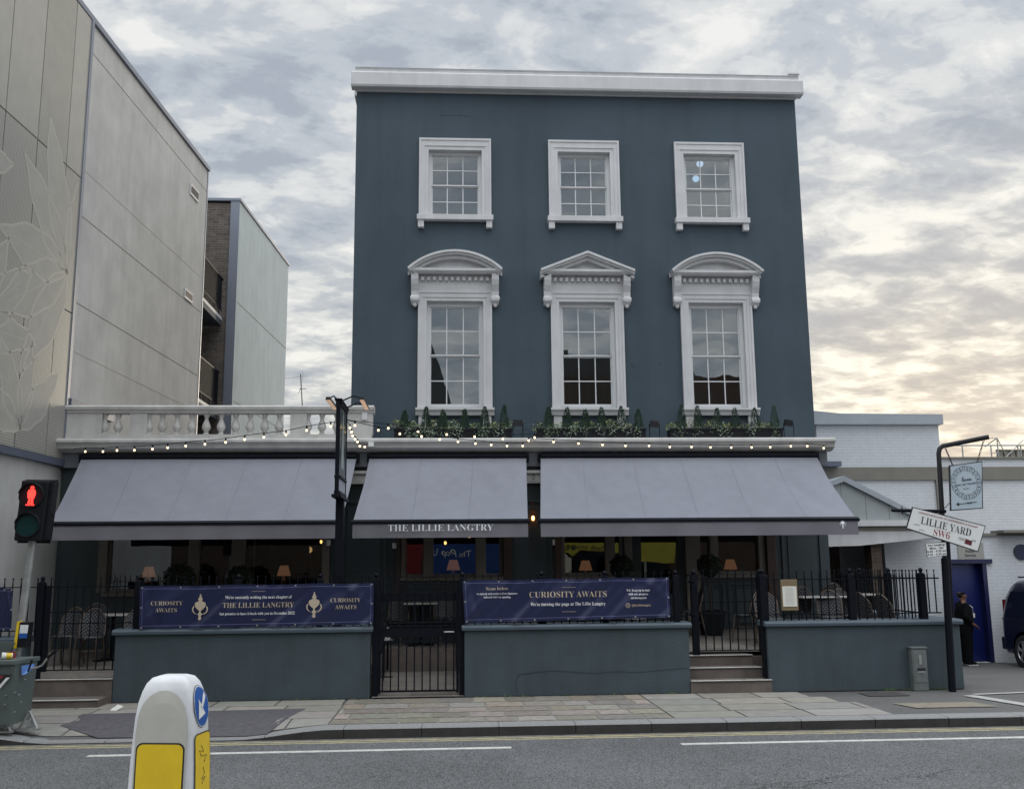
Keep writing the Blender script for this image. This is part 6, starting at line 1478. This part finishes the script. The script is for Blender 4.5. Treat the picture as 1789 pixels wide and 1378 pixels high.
for w in (9, 12):   # hands: a palm and five fingers growing from each wrist
    bx, by, bz = body[w][:3]; i0 = len(body); s = -1 if w == 9 else 1
    body.append((bx + .05 * K, by, bz - .03 * K, .024 * K)); ed.append((w, i0))
    for f in range(4):
        a = len(body); oy = (f - 1.5) * .017 * K; L_ = (.030, .036, .034, .026)[f] * K
        body += [(bx + .085 * K, by + oy, bz - .05 * K, .009 * K), (bx + .085 * K + L_, by + oy, bz - .075 * K, .008 * K), (bx + .075 * K + L_ * 1.3, by + oy, bz - .10 * K, .007 * K)]; ed += [(i0, a), (a, a + 1), (a + 1, a + 2)]
    a = len(body); body += [(bx + .05 * K, by - s * .03 * K, bz - .05 * K, .010 * K), (bx + .075 * K, by - s * .035 * K, bz - .075 * K, .008 * K)]; ed += [(i0, a), (a, a + 1)]
skin_mesh('body', body, ed, 0, SKIN, t)
def loft(m, secs, n=18):
    vs = []
    for x, y, z, rx, ry in secs:
        for k in range(n): a = 2 * math.pi * k / n; vs.append((gx + (x + rx * math.cos(a)) * K, PYy + (y + ry * math.sin(a)) * K, gz + z * K))
    L_ = len(secs); m.add(vs, [(i * n + k, i * n + (k + 1) % n, (i + 1) * n + (k + 1) % n, (i + 1) * n + k) for i in range(L_ - 1) for k in range(n)] + [tuple(range(n))[::-1], tuple(range((L_ - 1) * n, L_ * n))]); return m
m = MB(); loft(m, [(-.01, 0, .70, .165, .20), (-.005, 0, .80, .185, .215), (.01, 0, .92, .19, .215), (.025, 0, 1.04, .185, .205), (.02, 0, 1.16, .175, .205), (-.005, 0, 1.27, .145, .20), (-.015, 0, 1.335, .10, .15), (-.01, 0, 1.38, .068, .075), (-.005, 0, 1.41, .06, .062)])
for sy, el, ha in ((-1, (-.07, -.235, 1.07), (.06, -.235, .945)), (1, (-.03, .235, 1.07), (.10, .22, .95))):
    P_ = lambda q: Vector((gx + q[0] * K, PYy + q[1] * K, gz + q[2] * K)); sh0 = P_((-.01, sy * .165, 1.30))
    m.tube(sh0, P_(el), .078 * K, 12, r2=.062 * K); m.ball(tuple(sh0), .080 * K, 10); m.ball(tuple(P_(el)), .064 * K, 10); m.tube(P_(el), P_(ha), .062 * K, 12, r2=.046 * K)
m.build('jacket', CLOTH, t, smooth=True)
m = MB()
for sy in (-1, 1): loft(m, [(0, sy * .095, .76, .12, .105), (.0, sy * .10, .60, .11, .095), (.01, sy * .10, .42, .095, .085), (.0, sy * .10, .22, .085, .078), (-.005, sy * .10, .06, .085, .075)], 14)
loft(m, [(0, 0, .70, .13, .19), (0, 0, .84, .15, .19)]); m.build('trousers', CLOTH, t, smooth=True)
hr = [J(.0, 0, 1.60, .078), J(-.045, 0, 1.55, .09), J(-.065, 0, 1.47, .065), J(-.01, -.055, 1.56, .05), J(-.01, .055, 1.56, .05)]
skin_mesh('hair', hr, [(0, 1), (1, 2), (0, 3), (0, 4)], 0, HAIR, t)
hd_ = Vector(J(.02, 0, 1.51, 0)[:3])
m = MB().ball(hd_ + Vector((.078, -.012, -.008)) * K, .016 * K, 8, sz=1.2); m.build('nose', SKIN, t, smooth=True)
m = MB().ball(hd_ + Vector((-.0, -.085, .0)) * K, .02 * K, 7, sz=1.4); m.build('ear', SKIN, t, smooth=True)
for s in (-1, 1): MB().ball(hd_ + Vector((.068, s * .032, .022)) * K, .011 * K, 7).build('eye', HAIR, t)
MB().box(hd_.x + .066 * K, hd_.x + .083 * K, hd_.y - .024 * K, hd_.y + .024 * K, hd_.z - .048 * K, hd_.z - .038 * K).build('mouth', mat('lips', (.14, .04, .035), .5), t)
for k, jj in enumerate((16, 20)):
    p = Vector(body[jj][:3]); m = MB().box(p.x - .15 * K, p.x + .07 * K, p.y - .045 * K, p.y + .045 * K, gz + .002, gz + .028 * K); sh_ = m.build('shoe_sole', SHOE, t, bevel=.008); m = MB().box(p.x - .145 * K, p.x + .05 * K, p.y - .04 * K, p.y + .04 * K, gz + .028 * K, gz + .085 * K); m.build('shoe', CLOTH, t, bevel=.02)
l0 = Vector(J(.04, -.07, 1.38, 0)[:3]); l1 = Vector(J(.17, -.10, 1.14, 0)[:3]); MB().path([l0, (l0 + l1) / 2 + Vector((.04, -.07, 0)), l1], .006, 5).build('lanyard', WSIGN, t); MB().box(l1.x - .02, l1.x + .02, l1.y - .035, l1.y - .03, l1.z - .09, l1.z).build('pass_card', WSIGN, t)

# ------------------------------------------------------------------ van (near side wheel, far corner in view)
VX, VE = 11.62, 21.05      # left flank plane and rear end
t = thing('parked_van', 'dark navy van with silver alloy wheel parked in the yard at the right edge', 'van', (VX + .9, VE - 2.2, -.25))
gzv = -.25
def vprof(z):   # tumblehome: inset of the flank by height
    return .0 if z < .95 else (z - .95) * .16
outline = [(0, .32), (.03, .55), (.02, .95), (.06, 1.25), (.16, 1.62), (.30, 1.74), (1.0, 1.80), (2.6, 1.80), (3.2, 1.60), (3.75, 1.12), (4.35, .98), (4.48, .75), (4.48, .30)]   # distance from rear, height
wheel_c = [(.84, .33), (3.55, .33)]
side = []
# body as lofted cross sections along the length
m = MB(); stations = lin(0, 4.48, 40); ringn = 14; vs = []
def top_at(d):
    for (a, za), (b, zb) in zip(outline[4:], outline[5:]):
        if a <= d <= b: return za + (zb - za) * (d - a) / (b - a)
    if d < .16:
        for (a, za), (b, zb) in ((outline[1], outline[3]), (outline[3], outline[4])):
            if d <= b + 1e-6: return max(1.2, za + (zb - za) * max(0, d - a) / (b - a))
    return .98
for d in stations:
    zt__ = top_at(d); wl = .9 - .06 * max(0, 1 - d / .25) ** 2 - .10 * max(0, (d - 4.1) / .38) ** 2; zb = .26
    for w_, df in ((.84, .36), (3.55, .36)):
        pass
    sec = [(-wl + .05, zb), (-wl, zb + .12), (-wl, .75), (-wl + .005, .95), (-wl + .02 + vprof(min(zt__, 1.4)), min(zt__ - .05, 1.4)), (-wl + .06 + vprof(zt__), zt__ - .07), (-wl + .16 + vprof(zt__), zt__ - .005)]
    sec = sec + [(-x, z) for x, z in sec[::-1]]
    for x, z in sec: vs.append((VX + .9 + x, VE - d, gzv + z))
n = len(sec); S = len(stations)
m.add(vs, [(i * n + k, i * n + (k + 1) % n, (i + 1) * n + (k + 1) % n, (i + 1) * n + k) for i in range(S - 1) for k in range(n)] + [tuple(range(n))[::-1], tuple(range((S - 1) * n, S * n))])
body_ = m.build('body', VANP, t, smooth=True)
def flank(pts, eps, name, mt, par):
    for s in (-1, 1):
        MB().add([(VX + .9 + s * (.9 - vprof(z) - (.02 if z > 1 else 0) + eps), VE - d, gzv + z) for d, z in pts], [tuple(range(len(pts)))]).build(name, mt, par)
flank([(.22, 1.0), (.20, 1.22), (.32, 1.52), (1.35, 1.54), (1.35, 1.0)], .004, 'side_window', TGLASS, t); flank([(1.45, 1.0), (1.45, 1.54), (2.45, 1.54), (2.45, 1.0)], .004, 'side_window', TGLASS, t)
flank([(2.55, 1.0), (2.55, 1.54), (2.95, 1.52), (3.5, 1.05)], .004, 'front_window', TGLASS, t); flank([(.1, .955), (4.3, .955), (4.3, .97), (.1, .97)], .004, 'crease_line', SIGNBLK, t)
flank([(.45, .28), (.5, .24), (3.1, .24), (3.1, .34), (.45, .34)], .008, 'side_skirt', BLACKP, t)
for d_ in (1.40, 2.5): flank([(d_, .35), (d_, 1.56), (d_ + .012, 1.56), (d_ + .012, .35)], .005, 'door_seam', SIGNBLK, t)
for xx in (VX + .20, VX + 1.58): MB().box(xx, xx + .04, VE - 2.6, VE - .5, gzv + 1.80, gzv + 1.835).build('roof_rail', ALLOY, t)
MB().add([(VX + .24, VE - 3.22, gzv + 1.60), (VX + 1.56, VE - 3.22, gzv + 1.60), (VX + 1.68, VE - 3.73, gzv + 1.155), (VX + .12, VE - 3.73, gzv + 1.155)], [(0, 1, 2, 3)]).build('windscreen', TGLASS, t)
for xx in (VX + .14, VX + 1.42): MB().box(xx, xx + .24, VE - 4.50, VE - 4.44, gzv + .68, gzv + .84).build('headlight', WSIGN, t, bevel=.02)
MB().box(VX + .03, VX + 1.77, VE - .1, VE + .06, gzv + .32, gzv + .58).build('rear_bumper', VANP, t, bevel=.03)
for s in (0, 1): xx = VX + (.10 if s == 0 else 1.56); MB().box(xx + .0, xx + .11, VE - .02, VE + .012, gzv + .75, gzv + 1.35).build('tail_light', mat('red_lens', (.15, .01, .01), .2), t)
for wd, wz in wheel_c:
    for s in (0, 1):
        x0 = VX - .012 if s == 0 else VX + 1.812; sg = 1 if s == 0 else -1; cy = VE - wd; cz_ = gzv + wz
        m = MB().tube((x0 + sg * .012, cy, cz_), (x0 + sg * .02, cy, cz_), .40, 28); m.build('wheel_arch', SIGNBLK, t)
        T = [(.20, .0), (.27, -.012), (.315, -.004), (.33, .03), (.33, .17), (.31, .2)]
        vs = []; rn = 32
        for r, xo in T:
            for k in range(rn): a = 2 * math.pi * k / rn; vs.append((x0 + sg * xo - sg * .004, cy + r * math.cos(a), cz_ + r * math.sin(a)))
        m = MB().add(vs, [(i * rn + k, i * rn + (k + 1) % rn, (i + 1) * rn + (k + 1) % rn, (i + 1) * rn + k) for i in range(len(T) - 1) for k in range(rn)]); wh = m.build('wheel', TYRE, t, smooth=True)
        m = MB(); xr = x0 - sg * .006
        m.path([(xr, cy + .205 * math.cos(a), cz_ + .205 * math.sin(a)) for a in lin(0, 6.08, 30)], .012, 6, closed=True); m.tube((xr - sg * .012, cy, cz_), (xr + sg * .02, cy, cz_), .045, 14)
        for k in range(5):
            a = 2 * math.pi * k / 5 + .3
            for da in (-.16, .16): m.tube((xr - sg * .002, cy + .04 * math.cos(a + da), cz_ + .04 * math.sin(a + da)), (xr, cy + .2 * math.cos(a + da * .9), cz_ + .2 * math.sin(a + da * .9)), .014, 6)
        m.build('rim', ALLOY, wh, smooth=True); MB().tube((xr + sg * .03, cy, cz_), (xr + sg * .04, cy, cz_), .20, 24).build('brake_disc', SIGNBLK, wh)

# ------------------------------------------------------------------ small litter
for k, (px_, py_, s) in enumerate(((788, 1284, .09), (800, 1283, .08), (826, 1281, .07), (1286, 1272, .05))):
    d = ray(px_, py_); q = (-.116 - EYE) / d[2]; p = CP + q * d; m = MB(); n = 7; vs = []
    for i in range(n): a = 6.28 * i / n; r = s * (.6 if i % 2 else 1); vs.append((p[0] + r * math.cos(a), p[1] + r * .5 * math.sin(a), -.108 + .02 * math.sin(i * 2.1) + .012))
    m.add(vs + [(p[0], p[1], -.10)], [(i, (i + 1) % n, n) for i in range(n)]); tag(m.build('fallen_leaf', mat('brown_leaf', (.22, .12, .06), .8)), ('largest curled brown leaf in the gutter below the middle gate', 'brown leaf touching the largest leaf in the gutter', 'flat brown leaf right of the pair in the gutter', 'tiny brown leaf by the kerb below the right hand steps')[k], 'leaf')
m = MB(); p = (-4.55, 14.35); m.add([(p[0] - .09, p[1], .004), (p[0] + .02, p[1] - .05, .006), (p[0] + .09, p[1] + .02, .05), (p[0] + .0, p[1] + .07, .07)], [(0, 1, 2), (0, 2, 3)]); tag(m.build('paper_litter', PAPER), 'crumpled white paper on the pavement below the left steps', 'litter')
m = MB().box(5.95, 6.55, 14.45, 14.85, .0, .006); struct(m.build('pavement_cover', mat('dark_cover', (.06, .055, .055), .7, var=.2, vscale=20)))

# road surface cracks, as worn lines in the near lane
rr = random.Random(11)
def crack(x0, y0, x1, y1, w, name='road_cracks'):
    m = MB(); n = 34; pts = []
    for i in range(n + 1):
        t_ = i / n; pts.append((x0 + (x1 - x0) * t_ + rr.uniform(-.015, .015), y0 + (y1 - y0) * t_ + rr.uniform(-.03, .03) + .05 * math.sin(t_ * 9)))
    for i in range(n):
        (a, b), (c, d) = pts[i], pts[i + 1]; q = w * rr.uniform(.3, 1.2); m.add([(a, b - q, -.1185), (a, b + q, -.1185), (c, d + q, -.1185), (c, d - q, -.1185)], [(0, 1, 2, 3)])
        if rr.random() < .35: L_ = rr.uniform(.04, .13); s_ = rr.choice((-1, 1)); m.add([(a, b, -.1182), (a + .008, b, -.1182), (a + L_ * .5, b + s_ * L_, -.1182), (a + L_ * .5 - .006, b + s_ * L_, -.1182)], [(0, 1, 2, 3)])
    return m
CRK = mat('crack_dark', (.035, .035, .036), .95)
for k, (x0, y0, x1, y1) in enumerate(((2.45, 9.35, 3.9, 9.75), (2.7, 9.25, 3.5, 9.45), (.6, 9.2, 1.3, 9.28), (4.0, 9.5, 4.9, 9.9), (-3.6, 9.6, -3.2, 10.0))): struct(crack(x0, y0, x1, y1, .007).build('road_crack', CRK))
m = MB()
for _ in range(520):
    x, y = rr.uniform(-5.5, 7.5), rr.uniform(8.8, 12.35); s_ = rr.uniform(.004, .012); a = rr.uniform(0, 3); m.add([(x, y, -.1183), (x + s_ * 2 * math.cos(a), y + s_ * math.sin(a), -.1183), (x + s_, y + s_, -.1183)], [(0, 1, 2)])
tag(m.build('road_chippings', mat('pale_grit', (.42, .41, .38), .8)), 'small pale chips scattered over the asphalt', 'grit', kind='stuff')

# dirt and weeds gathered at the foot of the walls
rr = random.Random(5); m = MB()
for (a, b) in ((-4.86, -1.2), (.18, 3.53), (4.74, 7.7)):
    x = a
    while x < b:
        w = rr.uniform(.04, .16); d = rr.uniform(.008, .05); m.add([(x, 15.10, .0065), (x + w, 15.10, .0065), (x + w * .8, 15.10 - d, .0065), (x + w * .2, 15.10 - d * rr.uniform(.4, 1), .0065)], [(0, 1, 2, 3)]); x += w * .95
tag(m.build('wall_foot_dirt', mat('dark_dirt', (.045, .042, .038), .95)), 'dark grit gathered where the low walls meet the pavement', 'dirt', kind='stuff')
m = MB()
for _ in range(46):
    x = rr.choice([rr.uniform(-4.8, -1.3), rr.uniform(.3, 3.4), rr.uniform(6.4, 7.5), rr.uniform(6.4, 7.5)])
    for q in range(6):
        a = rr.uniform(0, 6.28); L_ = rr.uniform(.02, .05); p_ = Vector((x + rr.uniform(-.03, .03), 15.06 + rr.uniform(-.02, .02), .006)); d = Vector((math.cos(a) * .6, math.sin(a) * .4, .8)) * L_; n_ = Vector((.006, 0, 0)); m.add([p_ - n_, p_ + n_, p_ + d], [(0, 1, 2)])
tag(m.build('weeds', LEAFA), 'tiny weeds sprouting along the foot of the low walls', 'weeds', kind='stuff')
# small fixings and an old filled line on the upper wall
m = MB()
for px_, py_ in ((1104, 636), (1152, 635), (1107, 640)): p = PY(px_, py_, UY - .004); m.tube((p[0], UY - .006, p[2]), (p[0], UY, p[2]), .014, 8); m.build('wall_fixing', SIGNBLK, pub); m = MB()
a, b = PY(770, 202, UY - .002), PY(822, 204, UY - .002); MB().path([(a[0], UY - .001, a[2]), ((a[0] + b[0]) / 2, UY - .001, a[2] + .012), (b[0], UY - .001, b[2])], .004, 4).build('hairline_crack', mat('crack_line', (.03, .045, .06), .9), pub)
